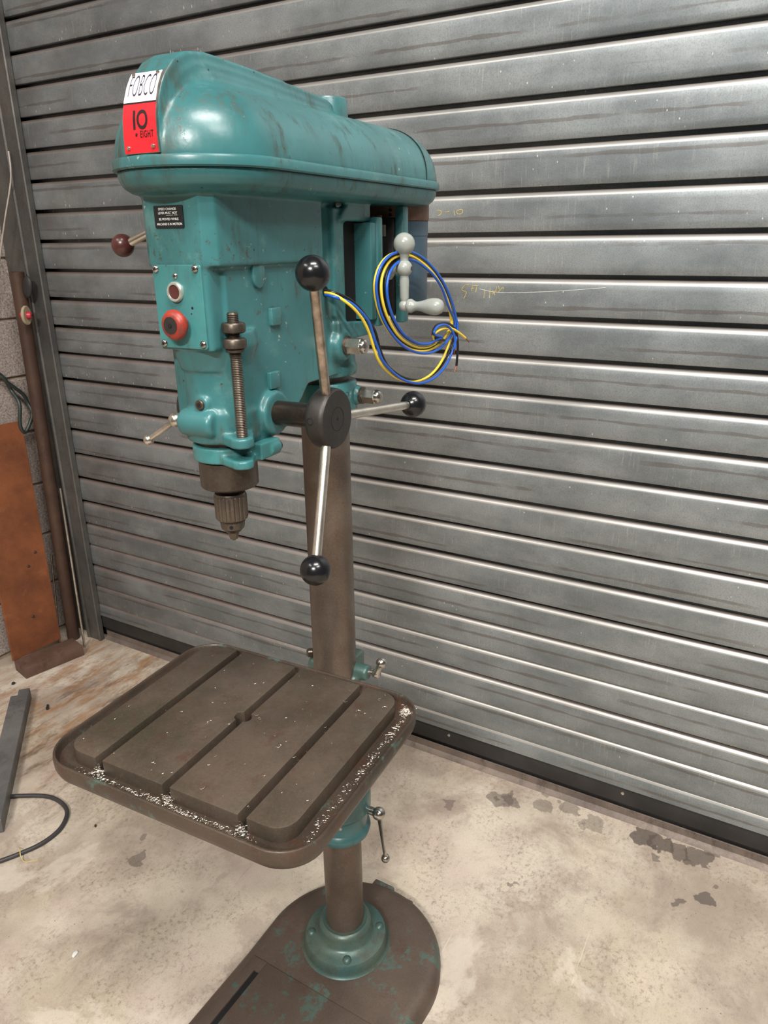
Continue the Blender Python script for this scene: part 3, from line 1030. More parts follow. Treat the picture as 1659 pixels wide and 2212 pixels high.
def pad(y0, y1, rl, rr_):
    pts = []
    n = 8
    def arc(cx, cy, r, a0):
        return [(cx + r * math.cos(math.radians(a0 + 90 * i / n)), cy + r * math.sin(math.radians(a0 + 90 * i / n))) for i in range(n + 1)]
    pts += arc(px1 - rr_, y1 - rr_, rr_, 0) if rr_ else [(px1, y1)]
    pts += arc(px0 + rr_, y1 - rr_, rr_, 90) if rr_ else [(px0, y1)]
    pts += arc(px0 + rl, y0 + rl, rl, 180) if rl else [(px0, y0)]
    pts += arc(px1 - rl, y0 + rl, rl, 270) if rl else [(px1, y0)]
    return pts
for i in range(4):
    y0, y1 = ed[2 * i], ed[2 * i + 1]
    pts = pad(y0, y1, 0.028 if i == 0 else 0, 0.028 if i == 3 else 0)
    bm = bmesh.new()
    if i in (1, 2):
        # half of the centre hole bites into the two middle pads
        hx, hr = 0.2565, 0.0095
        arc = []
        s = 1 if i == 1 else -1
        yy = y1 if i == 1 else y0
        half = [(hx + hr * math.cos(t), yy - s * hr * 0.75 * math.sin(t)) for t in [PI * k / 10 for k in range(11)]]
        if i == 1:
            pts = [(px1, y1)] + half + [(px0, y1), (px0, y0), (px1, y0)]
        else:
            pts = [(px1, y1), (px0, y1), (px0, y0)] + half[::-1] + [(px1, y0)]
    prism(bm, pts, 0.7315, ZT, 'z', 0.0011, 2)
    finish('table_pad', bm, 'table', tab, 30)
# T-slot floors, near black to paint in the shade of deep slots
for a, b in sl:
    bm = bmesh.new()
    box(bm, px0 + 0.001, px1 - 0.001, a - 0.0005, b + 0.0005, 0.7318, 0.7345)
    finish('slot_floor', bm, 'shaft', tab, None)
# bracket behind the table with split clamp
bm = bmesh.new()
lathe(bm, [(0.0, 0.63), (0.0445, 0.63), (0.0445, 0.682), (0.0, 0.682)], seg=40)
box(bm, 0.105, 0.26, -0.045, 0.045, 0.645, 0.709)
box(bm, 0.02, 0.13, -0.040, 0.040, 0.625, 0.676)
box(bm, -0.075, -0.03, -0.02, 0.02, 0.64, 0.695)
rod(bm, (-0.012, 0.02, 0.690), (-0.012, 0.062, 0.690), 0.0145, seg=24)
rod(bm, (0.0, -0.02, 0.69), (0.0, -0.050, 0.69), 0.0145, seg=24)
brk = cast(bm, 0.004, 6)
finish('bracket', brk, 'flange', tab, 50)
lever_mesh('clamp_lever', tab, (-0.012, 0.076, 0.694), (-0.006, 0.089, 0.722), 0.0085, 0.0092, 0.0055, 0.0050, 'chrome', (-0.012, 0.055, 0.692))
bm = bmesh.new()
lathe(bm, [(0.0, 0.012), (0.006, 0.012), (0.0075, 0.010), (0.0075, 0.0)], (0.004, -0.047, 0.7065), (0, 0, 1), 6)
finish('clamp_bolt', bm, 'dark_steel', tab, 30)

# ---- collar under the head
cc = empty('column_collar', (0, 0, 0), 0, root)
bm = bmesh.new()
lathe(bm, [(0.0379, 1.150), (0.048, 1.150), (0.0505, 1.153), (0.0505, 1.196), (0.0485, 1.199), (0.0379, 1.199)], seg=48, close=True)
finish('collar_ring', bm, 'teal', cc, 35)
bm = bmesh.new()
rod(bm, (-0.018, 0.035, 1.176), (-0.018, 0.056, 1.176), 0.017, 0.014, 24, 0.003)
finish('boss', bm, 'teal', cc, 40)

def acorn(name, parent, base_pt, r, hexlen, tot):
    o = empty(name, (0, 0, 0), 0, parent)
    bm = bmesh.new()
    lathe(bm, [(r * 1.12, 0), (r * 1.12, 0.003), (r * 0.9, 0.0035)], base_pt, (0, 1, 0), 24)
    finish('washer', bm, 'dark_steel', o, 30)
    bm = bmesh.new()
    p = Vector(base_pt) + Vector((0, 0.003, 0))
    lathe(bm, [(r * 0.93, 0), (r, 0.001), (r, hexlen), (r * 0.9, hexlen + 0.0012)], p, (0, 1, 0), 6)
    finish('hex_body', bm, 'chrome', o, 25)
    bm = bmesh.new()
    q = p + Vector((0, hexlen, 0))
    L = tot - hexlen
    lathe(bm, [(r * 0.86, 0)] + [(r * 0.86 * math.cos(t), L * 0.35 + L * 0.65 * math.sin(t)) for t in [PI / 2 * i / 8 for i in range(8)]] + [(0, L)], q, (0, 1, 0), 28)
    finish('dome', bm, 'chrome', o, 40)
    return o
acorn('acorn_nut', cc, (-0.018, 0.056, 1.176), 0.0118, 0.021, 0.032)

for body, z0, z1, a0, a1 in (('CO-', 1.1795, 1.1865, 58, 79), ('F', 1.1665, 1.1730, 66, 71)):
    t = fit(text_bm(body, 1.0, 0.0), math.radians(a1), math.radians(a0), z0, z1)
    for v in t.verts:
        v.co = Vector((0.0507 * math.cos(v.co.x), 0.0507 * math.sin(v.co.x), v.co.y))
    finish('stamped_letters', t, 'teal_dark', cc, None)

# ---- head casting
def rbox(bm, x0, x1, y0, y1, z0, z1):
    box(bm, x0, x1, y0, y1, z0, z1)
bm = bmesh.new()
XF, XR, RC = 0.235, -0.185, 0.100
pan = [(0.070, 1.4470), (0.082, 1.4490), (0.0905, 1.4545), (0.0950, 1.4625), (0.0958, 1.4705), (0.0958, 1.472)]
loft(bm, [stadium(XF, XR, r, z) for r, z in pan])
# upper bulge
prism(bm, [(0.2985, 0.0375), (0.287, 0.0515), (0.071, 0.0515), (0.066, 0.047), (0.066, -0.047), (0.071, -0.0515), (0.287, -0.0515), (0.2985, -0.0375)], 1.3725, 1.455, 'z')
# switch nose
prism(bm, [(0.2975, 0.0360), (0.293, 0.0395), (0.20, 0.0395), (0.20, -0.0395), (0.293, -0.0395), (0.2975, -0.0360)], 1.281, 1.38, 'z')
# main web of the body, seen from the side
side = [(0.022, 1.215), (0.110, 1.215), (0.140, 1.188), (0.160, 1.168), (0.205, 1.160), (0.262, 1.163), (0.272, 1.20), (0.272, 1.40), (0.26, 1.455), (0.022, 1.455)]
prism(bm, side, -0.0445, 0.0445, 'y')
# quill housing
lathe(bm, [(0.0435, 1.167), (0.0435, 1.300)], (SPX, 0, 0), (0, 0, 1), 40)
lathe(bm, [(0.0435, 1.255), (0.052, 1.283), (0.05, 1.30)], (SPX + 0.004, 0, 0), (0, 0, 1), 40)
# clamp ring at the bottom of the housing and its lug
lathe(bm, [(0.0455, 1.166), (0.0475, 1.170), (0.0475, 1.203), (0.0445, 1.209)], (SPX, 0, 0), (0, 0, 1), 40)
rod(bm, (0.280, -0.030, 1.192), (0.280, 0.022, 1.192), 0.0175, seg=28, ch=0.004)
# boss above the lug for the cap screw
rod(bm, (0.265, 0.004, 1.216), (0.2865, 0.004, 1.216), 0.0115, seg=24, ch=0.003)
# pinion boss
rod(bm, (0.200, 0.02, 1.193), (0.200, 0.0545, 1.193), 0.034, 0.0275, seg=32)
rod(bm, (0.200, -0.02, 1.193), (0.200, -0.052, 1.193), 0.036, 0.032, seg=32)
# column sleeve
lathe(bm, [(0.0495, 1.208), (0.052, 1.211), (0.052, 1.222), (0.0495, 1.226), (0.0495, 1.283)], seg=40)
# clamp boss on the sleeve
rod(bm, (0.030, 0.02, 1.257), (0.030, 0.060, 1.257), 0.030, 0.0225, seg=30, ch=0.004)
# rear flange and gusset for the motor slide
prism(bm, [(0.050, 1.440), (0.020, 1.440), (0.020, 1.268), (0.050, 1.300)], -0.055, 0.055, 'y')
for s_ in (-1, 1):
    prism(bm, [(0.036, 1.4225), (-0.050, 1.4225), (-0.050, 1.460), (0.0, 1.460), (0.036, 1.430)], s_ * 0.0555 - 0.005, s_ * 0.0555 + 0.005, 'y')
prism(bm, [(0.045, 1.262), (-0.060, 1.264), (-0.060, 1.283), (0.045, 1.290)], -0.057, 0.057, 'y')
# lug carrying the depth stop rod
prism(bm, capsule((SPX, 0.01), (0.2752, 0.0525), 0.030, 0.0145), 1.1665, 1.1795, 'z')
# extra crisp details: cast pads and half-round lug
ex = bmesh.new()
for cx, cz in ((0.1825, 1.3105), (0.1940, 1.2335)):
    box(ex, cx - 0.0105, cx + 0.0105, 0.04, 0.0495, cz - 0.0105, cz + 0.0105, 0.0012, 2)
lug = [(0.212 + 0.0115 * math.cos(t), 1.3585 - 0.013 * math.sin(t)) for t in [PI * i / 14 for i in range(15)]] + [(0.2005, 1.376), (0.2235, 1.376)]
prism(ex, lug, 0.04, 0.0485, 'y', 0.001, 2)
head_bm = cast(bm, 0.0021, 5, ex)
head = finish('head_casting', head_bm, 'teal', root, 50)
bm = bmesh.new()
lathe(bm, [(0.0045, -0.004), (0.0068, -0.003), (0.0068, 0.0006), (0.0045, 0.0006)], (0.0585, 0.0448, 1.3325), (0, 1, 0), 20, close=True)
lathe(bm, [(0.0048, -0.003), (0.0048, -0.0001)], (0.0585, 0.0452, 1.3325), (0, 1, 0), 20)
finish('wire_grommet', bm, 'black', head, 40)
acorn('acorn_nut', head, (0.030, 0.0595, 1.257), 0.0122, 0.022, 0.032)
bm = bmesh.new()
rod(bm, (0.2845, 0.004, 1.216), (0.2895, 0.004, 1.216), 0.0062, seg=20, ch=0.0008)
cs = finish('cap_screw', bm, 'dark_steel', head, 35)
bm = bmesh.new()
lathe(bm, [(0.0033, 0), (0.0033, 0.0004)], (0.2893, 0.004, 1.216), (1, 0, 0), 6)
finish('hex_socket', bm, 'black', head, None)

# ---- belt cover
bm = bmesh.new()
Z0, HD = 1.4815, 0.079
secs = []
for i in range(15):
    a = PI / 2 * i / 15
    r = 0.0965 * math.cos(a) ** 0.86
    secs.append(stadium(XF, XR, r, Z0 - 0.004 + (HD + 0.004) * math.sin(a) ** 0.92))
secs.append(stadium(XF, XR, 0.004, Z0 + HD))
loft(bm, secs)
NPROF = [(0.3310, 1.4830), (0.3312, 1.500), (0.3298, 1.5165), (0.3262, 1.532), (0.3205, 1.5455), (0.3145, 1.5550), (0.3110, 1.5590)]
rid = [(0.330, 1.480)] + [(x - 0.0012, z) for x, z in NPROF[1:]] + [(0.296, 1.5725), (0.276, 1.5825), (0.25, 1.5865), (0.19, 1.5860), (0.10, 1.582), (0.0, 1.5765), (-0.06, 1.5600), (-0.06, 1.50), (0.2, 1.48)]
for i in range(9):
    q = i / 8.0
    wd = 0.0225 + 0.017 * q
    dz = 0.036 * (1 - (1 - q) ** 2.6)
    dx = 0.030 * (1 - (1 - q) ** 2.2)
    prism(bm, [(x - dx if x > 0.2 else x, max(z - dz, 1.50) if z > 1.50 else z) for x, z in rid], -wd, wd, 'y')
cov = cast(bm, 0.0022, 13)
cover = finish('belt_cover', cov, 'teal', root, 60)
bm = bmesh.new()
lathe(bm, [(0.030, 1.54), (0.030, 1.5795), (0.0285, 1.582), (0.024, 1.5825), (0.0, 1.5825)], (-0.036, 0, 0), (0, 0, 1), 36)
finish('spindle_cap', bm, 'teal', cover, 40)
bm = bmesh.new()
rim = [(0.091, 1.4712), (0.0985, 1.4705), (0.1003, 1.4722), (0.1005, 1.4790), (0.0995, 1.4815), (0.0968, 1.4828), (0.091, 1.4828)]
loft(bm, [stadium(XF, XR, r, z, 36) for r, z in rim])
finish('rim', bm, 'teal', cover, 35)
bm = bmesh.new()
pts = []
for i in range(25):
    a = PI / 2 * i / 24
    pts.append((-0.165 - 0.012 * math.sin(a), 0.0962 * math.cos(a) ** 0.86, Z0 + HD * math.sin(a) ** 0.92))
tube(bm, pts, 0.0009, 6)
finish('seam', bm, 'black', cover, 60)

# ---- nameplate bent over the front of the ridge
def np_at(v):
    """point and normal along the front profile; v = arc length from the bottom"""
    acc = 0
    for (x0, z0), (x1, z1) in zip(NPROF, NPROF[1:]):
        L = math.hypot(x1 - x0, z1 - z0)
        if v <= acc + L or (x1, z1) == NPROF[-1]:
            t = (v - acc) / L
            tx, tz = (x1 - x0) / L, (z1 - z0) / L
            return x0 + (x1 - x0) * t, z0 + (z1 - z0) * t, tz, -tx
        acc += L
NLEN = sum(math.hypot(b[0] - a[0], b[1] - a[1]) for a, b in zip(NPROF, NPROF[1:]))
def half_w(v):
    return 0.0232 - 0.0022 * v / NLEN
def np_point(u, v, h):
    x, z, nx, nz = np_at(v)
    return (x + nx * h, u, z + nz * h)
def np_strip(name, v0, v1, h0, h1, mat, parent, trim=0.0):
    bm = bmesh.new()
    N = 36
    secs = []
    for i in range(N + 1):
        v = v0 + (v1 - v0) * i / N
        w = half_w(v) - trim
        secs.append([np_point(-w, v, h0), np_point(w, v, h0), np_point(w, v, h1), np_point(-w, v, h1)])
    loft(bm, secs)
    return finish(name, bm, mat, parent, 30)
VB = 0.047
plate = np_strip('nameplate', 0.0005, NLEN, -0.0015, 0.0010, 'chrome', root)
np_strip('red_panel', 0.001, VB - 0.0008, 0.0010, 0.0013, 'red', plate, 0.0006)
np_strip('white_panel', VB + 0.0008, NLEN - 0.0006, 0.0010, 0.0013, 'white', plate, 0.0006)
np_strip('divider', VB - 0.0008, VB + 0.0008, 0.0010, 0.00145, 'ink_black', plate, 0.0004)
def np_text(name, body, u0, u1, v0, v1, mat, bold=0.0, spacing=1.0):
    t = fit(text_bm(body, 1.0, bold, spacing), u0, u1, v0, v1)
    bmesh.ops.triangulate(t, faces=t.faces)
    for _ in range(3):
        bmesh.ops.subdivide_edges(t, edges=[e for e in t.edges if e.calc_length() > 0.0025], cuts=1, use_grid_fill=False)
        bmesh.ops.triangulate(t, faces=t.faces)
    for v in t.verts:
        v.co = Vector(np_point(v.co.x, v.co.y, 0.0017))
    return finish(name, t, mat, plate, None)
np_text('maker_lettering', 'FOBCO', -0.0165, 0.0180, VB + 0.0065, VB + 0.0290, 'ink', -0.018, 1.08)
np_text('model_digit', 'I', -0.0078, -0.0049, 0.0225, 0.0400, 'ink_black', 0.0)
np_text('model_digit', 'O', -0.0030, 0.0115, 0.0222, 0.0403, 'ink_black', 0.02)
np_text('model_word', 'EIGHT', 0.0010, 0.0185, 0.0148, 0.0212, 'ink_black', 0.012, 1.15)
np_text('model_mark', '*', -0.0058, -0.0024, 0.0158, 0.0196, 'ink_black', 0.02)
bm = bmesh.new()
lathe(bm, [(0.0021, 0), (0.0021, 0.0012), (0.0015, 0.0022), (0.0, 0.0025)], (0, 0, 0), (1, 0, 0), 16)
rv = None
for u, v in ((-0.0165, 0.006), (0.0165, 0.0065), (-0.0155, NLEN - 0.004), (0.0165, NLEN - 0.004)):
    p = np_point(u, v, 0.001)
    x, z, nx, nz = np_at(v)
    if rv is None:
        rv = finish('rivet', bm, 'bright', plate, 40); q = rv
    else:
        q = same('rivet', rv, plate)
    q.location = p
    q.rotation_euler = (0, -math.atan2(nz, nx), 0)

# ---- warning label
lab = None
FX = 0.2988
bm = bmesh.new()
prism(bm, rrect(-0.0232, 0.0172, 1.4128, 1.4358, 0.0015, 4), FX - 0.0005, FX + 0.0010, 'x')
lab = finish('warning_label', bm, 'label_black', root, 30)
def flat_text(name, body, y0, y1, z0, z1, x, mat, parent, bold=0.0):
    t = fit(text_bm(body, 1.0, bold), y0, y1, z0, z1)
    for v in t.verts:
        v.co = Vector((x, v.co.x, v.co.y))
    return finish(name, t, mat, parent, None)
LX = FX + 0.0012
flat_text('lettering', 'SPEED CHANGE', -0.0165, 0.0085, 1.4310, 1.4334, LX, 'label_white', lab, 0.014)
flat_text('lettering', 'LEVER MUST NOT', -0.0170, 0.0098, 1.4270, 1.4295, LX, 'label_white', lab, 0.014)
flat_text('lettering', 'BE MOVED WHILE', -0.0165, 0.0108, 1.4208, 1.4232, LX, 'label_white', lab, 0.014)
flat_text('lettering', 'MACHINE IS IN MOTION', -0.0200, 0.0150, 1.4157, 1.4182, LX, 'label_white', lab, 0.014)
bm = bmesh.new()
for y0, y1 in ((-0.0062, 0.0038), (0.0052, 0.0098)):
    box(bm, LX - 0.0001, LX, y0, y1, 1.4258, 1.4261)
finish('underline', bm, 'label_white', lab, None)

# ---- switch plate
PX = 0.2985
bm = bmesh.new()
prism(bm, rrect(-0.0345, 0.0345, 1.2838, 1.3748, 0.003, 4), PX - 0.002, PX + 0.0016, 'x', 0.0005, 1)
sp = finish('switch_plate', bm, 'teal_front', root, 30)
PX += 0.0016
def cross_screw(name, y, z, r):
    bm = bmesh.new()
    lathe(bm, [(r, 0), (r, r * 0.25), (r * 0.75, r * 0.55), (r * 0.35, r * 0.68), (0, r * 0.7)], (PX, y, z), (1, 0, 0), 20)
    finish(name, bm, 'chrome', sp, 50)
    bm = bmesh.new()
    a = random.random()
    for k in range(2):
        t = bmesh.new()
        box(t, -0.0001, r * 0.12, -r * 0.5, r * 0.5, -r * 0.11, r * 0.11)
        merge(bm, t, Matrix.Translation((PX + r * 0.62, y, z)) @ Matrix.Rotation(a + k * PI / 2, 4, 'X'))
    finish('screw_recess', bm, 'black', sp, None)
for y, z in ((-0.0292, 1.3705), (0.0272, 1.3708), (-0.0282, 1.2885), (0.0292, 1.2895)):
    cross_screw('plate_screw', y, z, 0.0043)
cross_screw('plate_screw', -0.0020, 1.3632, 0.0032)
bm = bmesh.new()
lathe(bm, [(0.0075, 0.0), (0.0112, 0.0), (0.0112, 0.0025), (0.0100, 0.0042), (0.0080, 0.0042), (0.0075, 0.0030)], (PX, -0.0030, 1.3460), (1, 0, 0), 36, close=True)
bz = finish('start_bezel', bm, 'bezel', sp, 40)
bm = bmesh.new()
lathe(bm, [(0.0073, 0.0), (0.0073, 0.0028), (0.0068, 0.0034), (0.0, 0.0034)], (PX, -0.0030, 1.3460), (1, 0, 0), 32)
finish('start_button', bm, 'brown_ball', sp, 40)
bm = bmesh.new()
lathe(bm, [(0.011, 0.0), (0.011, 0.005), (0.0150, 0.006), (0.0168, 0.0085), (0.0168, 0.0115), (0.0148, 0.0150), (0.0100, 0.0172), (0.0, 0.0176)], (PX, -0.0010, 1.3110), (1, 0, 0), 40)
finish('stop_button', bm, 'stop', sp, 45)
bm = bmesh.new()
lathe(bm, [(0.0095, 0.0), (0.0095, 0.0004), (0.0, 0.0006)], (PX + 0.0173, -0.0010, 1.3110), (1, 0, 0), 32)
finish('stop_button_cap', bm, 'hub', sp, 40)
bm = bmesh.new()
lathe(bm, [(0.0024, 0.0), (0.0024, 0.0008), (0.0, 0.0010)], (PX + 0.0178, -0.0010, 1.3110), (1, 0, 0), 20)
finish('stop_button_screw', bm, 'black', sp, 40)
bm = bmesh.new()
lathe(bm, [(0.0016, 0.0), (0.0, 0.0002)], (PX, 0.0180, 1.3290), (1, 0, 0), 14)
finish('screw_hole', bm, 'black', sp, None)

# ---- speed change lever
sv = empty('speed_lever', (0, 0, 0), 0, root)
bm = bmesh.new()
rod(bm, (0.262, -0.047, 1.4165), (0.270, -0.099, 1.3966), 0.0042, 0.0050, 16)
finish('lever_arm', bm, 'bright', sv, 40)
bm = bmesh.new()
ball(bm, (0.271, -0.104, 1.3955), 0.0132, (0.15, -0.9, -0.35), 32, 16)
finish('ball_knob', bm, 'brown_ball', sv, 50)

# ---- quill lock lever
lever_mesh('quill_lock_lever', root, (0.2815, -0.0415, 1.1925), (0.2835, -0.0890, 1.1625), 0.0095, 0.0068, 0.0040, 0.0034, 'bright', (0.281, -0.025, 1.1925))

# ---- return spring housing on the far side
bm = bmesh.new()
lathe(bm, [(0.0, 0.0), (0.034, 0.0), (0.036, 0.002), (0.036, 0.014), (0.0385, 0.015), (0.040, 0.017), (0.040, 0.026), (0.038, 0.029), (0.0, 0.029)], (0.2, -0.050, 1.193), (0, -1, 0), 44)
finish('return_spring_housing', bm, 'hub', root, 35)

# ---- feed handle
fh = empty('feed_handle', (0, 0, 0), 0, root)
PXA, PZA = 0.2000, 1.1935
bm = bmesh.new()
rod(bm, (PXA, 0.050, PZA), (PXA, 0.122, PZA), 0.0155, seg=36, ch=0.001)
finish('pinion_shaft', bm, 'shaft', fh, 40)
bm = bmesh.new()
lathe(bm, [(0.0, 0.0), (0.030, 0.0), (0.0335, 0.0025), (0.0365, 0.006), (0.0372, 0.009), (0.0372, 0.022), (0.0365, 0.0255), (0.0345, 0.0280), (0.0, 0.0282)], (PXA, 0.1135, PZA), (0, 1, 0), 56)
hb = finish('hub', bm, 'hub', fh, 35)
bm = bmesh.new()
lathe(bm, [(0.0148, 0.0), (0.0148, 0.0003), (0.0142, 0.0003), (0.0142, 0.0)], (PXA, 0.1416, PZA), (0, 1, 0), 40, close=True)
finish('shaft_end_ring', bm, 'black', fh, None)
bm = bmesh.new()
lathe(bm, [(0.0021, 0.0), (0.0021, 0.0003), (0.0, 0.0003)], (PXA, 0.1416, PZA), (0, 1, 0), 16)
finish('centre_hole', bm, 'black', fh, None)
bm = bmesh.new()
a = math.radians(5)
lathe(bm, [(0.0046, -0.003), (0.0046, 0.0006), (0.0036, 0.0008), (0.0036, -0.001), (0.0, -0.001)], (PXA + 0.0368 * math.cos(a), 0.1255, PZA + 0.0368 * math.sin(a)), (math.cos(a), 0, math.sin(a)), 18)
finish('grub_screw', bm, 'black', fh, 40)
hubc = Vector((PXA, 0.1285, PZA))
balls = [((0.2715, 0.1600, 1.3660), 'spoke_dull'), ((0.2935, 0.1600, 1.0335), 'bright'), ((0.0200, 0.1600, 1.1785), 'bright')]
bs = None
for (p, mt) in balls:
    p = Vector(p)
    d = (p - hubc).normalized()
    bm = bmesh.new()
    rod(bm, hubc + d * 0.028, p - d * 0.012, 0.0062, 0.0058, 20)
    finish('spoke', bm, mt, fh, 40)
    bm = bmesh.new()
    R = 0.0185
    pr = [(0.0075, -R * 0.92)] + [(R * math.sin(t), -R * math.cos(t)) for t in [0.46 + (PI - 0.46) * i / 16 for i in range(17)]]
    pr[-1] = (0, R)
    lathe(bm, pr, p, d, 36)
    finish('ball_knob', bm, 'black_ball', fh, 50)

# ---- depth stop
ds = empty('depth_stop', (0, 0, 0), 0, root)
DX, DY = 0.2752, 0.0535
bm = bmesh.new()
pr = [(0.0, 1.170), (0.0056, 1.170)]
z = 1.1705
while z < 1.3225:
    pr += [(0.0069, z + 0.0007), (0.0060, z + 0.0017)]
    z += 0.0020
pr += [(0.0054, z + 0.001), (0.0, z + 0.0012)]
lathe(bm, pr, (DX, DY, 0), (0, 0, 1), 18)
finish('threaded_rod', bm, 'dark_steel', ds, 30)
for zc in (1.3070, 1.2895):
    bm = bmesh.new()
    lathe(bm, [(0.0070, -0.0062), (0.0112, -0.0062), (0.0131, -0.0048), (0.0134, 0.0034), (0.0122, 0.0052), (0.0095, 0.0058), (0.0070, 0.0058)], (DX, DY, zc), (0, 0, 1), 48,
          rfun=lambda i, r, h: r + (0.00025 if (i % 2 and r > 0.0125) else 0), close=True)
    finish('stop_nut', bm, 'dark_steel', ds, 40)
bm = bmesh.new()
lathe(bm, [(0.0070, -0.003), (0.0105, -0.003), (0.0108, 0.0), (0.0070, 0.0)], (DX, DY, 1.2825), (0, 0, 1), 24, close=True)
finish('stop_washer', bm, 'dark_steel', ds, 40)
# clamp ring around the quill with two lugs
bm = bmesh.new()
lathe(bm, [(0.0, 1.140), (0.0425, 1.140), (0.0425, 1.160), (0.0, 1.160)], (SPX, 0, 0), (0, 0, 1), 44)
prism(bm, capsule((SPX, 0.008), (DX - 0.001, DY - 0.003), 0.034, 0.0135), 1.140, 1.1510, 'z')
box(bm, 0.205, 0.245, 0.030, 0.058, 1.142, 1.163)
rod(bm, (0.205, 0.052, 1.152), (0.225, 0.052, 1.152), 0.010, seg=20)
finish('stop_clamp', cast(bm, 0.0018, 8), 'teal_front', ds, 50)
bm = bmesh.new()
rod(bm, (0.2015, 0.054, 1.152), (0.2065, 0.054, 1.152), 0.0062, seg=18, ch=0.0008)
rod(bm, (0.226, 0.0535, 1.152), (0.2275, 0.0535, 1.152), 0.0050, seg=18)
finish('clamp_bolt', bm, 'dark_steel', ds, 35)
# ---- quill and chuck
bm = bmesh.new()
lathe(bm, [(0.0345, 1.17), (0.0345, 1.139), (0.0372, 1.138), (0.0372, 1.1045), (0.0355, 1.1025), (0.012, 1.1025)], (SPX, 0, 0), (0, 0, 1), 48)
finish('quill', bm, 'dark_steel', root, 35)
ch = empty('drill_chuck', (0, 0, 0), 0, root)
CXY = (SPX + 0.003, 0.001, 0)
bm = bmesh.new()
lathe(bm, [(0.0125, 1.104), (0.0125, 1.094), (0.0195, 1.093), (0.0205, 1.090), (0.0205, 1.084)], CXY, (0, 0, 1), 36)
finish('arbor', bm, 'chuck', ch, 35)
bm = bmesh.new()
NF = 84
lathe(bm, [(0.0198, 1.0905), (0.0213, 1.0890), (0.0213, 1.0600), (0.0203, 1.0575), (0.018, 1.0570)], CXY, (0, 0, 1), NF,
      rfun=lambda i, r, h: r - (0.0011 if (i % 4 == 0 and 1.0599 < h < 1.0891) else 0))
finish('sleeve', bm, 'chuck', ch, 25)
bm = bmesh.new()
lathe(bm, [(0.0168, 1.0572), (0.0172, 1.0535), (0.0160, 1.0533), (0.0158, 1.0480), (0.0150, 1.0440), (0.0100, 1.0385), (0.0070, 1.0375)], CXY, (0, 0, 1), 72,
      rfun=lambda i, r, h: r - (0.0012 if (i % 4 < 2 and 1.0534 < h < 1.0573) else 0))
finish('nose', bm, 'chuck', ch, 30)
for k in range(3):
    a = 2 * PI * k / 3 + 0.7
    bm = bmesh.new()
    c, s = math.cos(a), math.sin(a)
    t = bmesh.new()
    pts = [(0.0008, 0.0022), (0.0062, 0.0032), (0.0062, -0.0032), (0.0008, -0.0022)]
    tip = [(0.0008, 0.0016), (0.0042, 0.0022), (0.0042, -0.0022), (0.0008, -0.0016)]
    loft(t, [[(u, v, 1.040) for u, v in pts], [(u * 0.95, v, 1.033) for u, v in pts], [(u, v, 1.0265) for u, v in tip]])
    merge(bm, t, Matrix.Translation((CXY[0], CXY[1], 0)) @ Matrix.Rotation(a, 4, 'Z'))
    finish('jaw', bm, 'chuck', ch, 30)
    bm = bmesh.new()
    rod(bm, (CXY[0] + 0.0140 * math.cos(a - 0.15), CXY[1] + 0.0140 * math.sin(a - 0.15), 1.0488), (CXY[0] + 0.0160 * math.cos(a - 0.15), CXY[1] + 0.0160 * math.sin(a - 0.15), 1.0488), 0.0026, seg=16)
    finish('key_hole', bm, 'black', ch, 40)

# ---- motor, slide plates and crank
mo = empty('motor', (0, 0, 0), 0, root)
MX = -0.215
bm = bmesh.new()
lathe(bm, [(0.0, 1.290), (0.060, 1.290), (0.068, 1.295), (0.0700, 1.305), (0.0700, 1.403)], (MX, 0, 0), (0, 0, 1), 56)
finish('motor_body', bm, 'motor_blue', mo, 35)
bm = bmesh.new()
lathe(bm, [(0.0700, 1.403), (0.0708, 1.4035), (0.0708, 1.4255), (0.0700, 1.426)], (MX, 0, 0), (0, 0, 1), 56)
finish('motor_band', bm, 'motor_blue', mo, 35)
bm = bmesh.new()
lathe(bm, [(0.0718, 1.4262), (0.0722, 1.427), (0.0722, 1.4520), (0.070, 1.4545), (0.0, 1.4545)], (MX, 0, 0), (0, 0, 1), 56)
finish('motor_end_shield', bm, 'motor_rust', mo, 35)
bm = bmesh.new()
lathe(bm, [(0.0, 1.276), (0.030, 1.277), (0.045, 1.283), (0.050, 1.291)], (MX, 0, 0), (0, 0, 1), 40)
finish('fan_cowl', bm, 'rubber', mo, 40)
bm = bmesh.new()
for zc in (1.4345, 1.4415, 1.4485):
    a = math.radians(33)
    rod(bm, (MX + 0.070 * math.cos(a), 0.070 * math.sin(a), zc), (MX + 0.0726 * math.cos(a), 0.0726 * math.sin(a), zc), 0.0025, seg=12)
finish('vent_holes', bm, 'black', mo, 40)
bm = bmesh.new()
box(bm, -0.150, -0.130, 0.0585, 0.0735, 1.2735, 1.4460, 0.003, 2)
finish('motor_foot', bm, 'teal', mo, 35)
bm = bmesh.new()
box(bm, -0.152, -0.127, -0.0735, 0.0580, 1.285, 1.4300, 0.003, 2)
finish('motor_mount_plate', bm, 'rubber', mo, 35)  # plate coloured dark to paint the shade behind the foot
sl_ = empty('motor_slide', (0, 0, 0), 0, root)
bm = bmesh.new()
box(bm, -0.046, -0.030, -0.070, 0.0705, 1.287, 1.4215, 0.002, 2)
finish('slide_plate', bm, 'teal', sl_, 35)
bm = bmesh.new()
box(bm, -0.064, -0.0462, -0.070, 0.0725, 1.276, 1.4290, 0.003, 2)
finish('backing_plate', bm, 'teal', sl_, 35)
bm = bmesh.new()
box(bm, -0.0298, 0.0190, -0.043, 0.043, 1.285, 1.424)
finish('dark_gap_fill', bm, 'black', sl_, None)  # black filler added to paint the shade of the open gap
bm = bmesh.new()
rod(bm, (-0.090, 0.05, 1.285), (-0.090, 0.05, 1.432), 0.0068, seg=20)
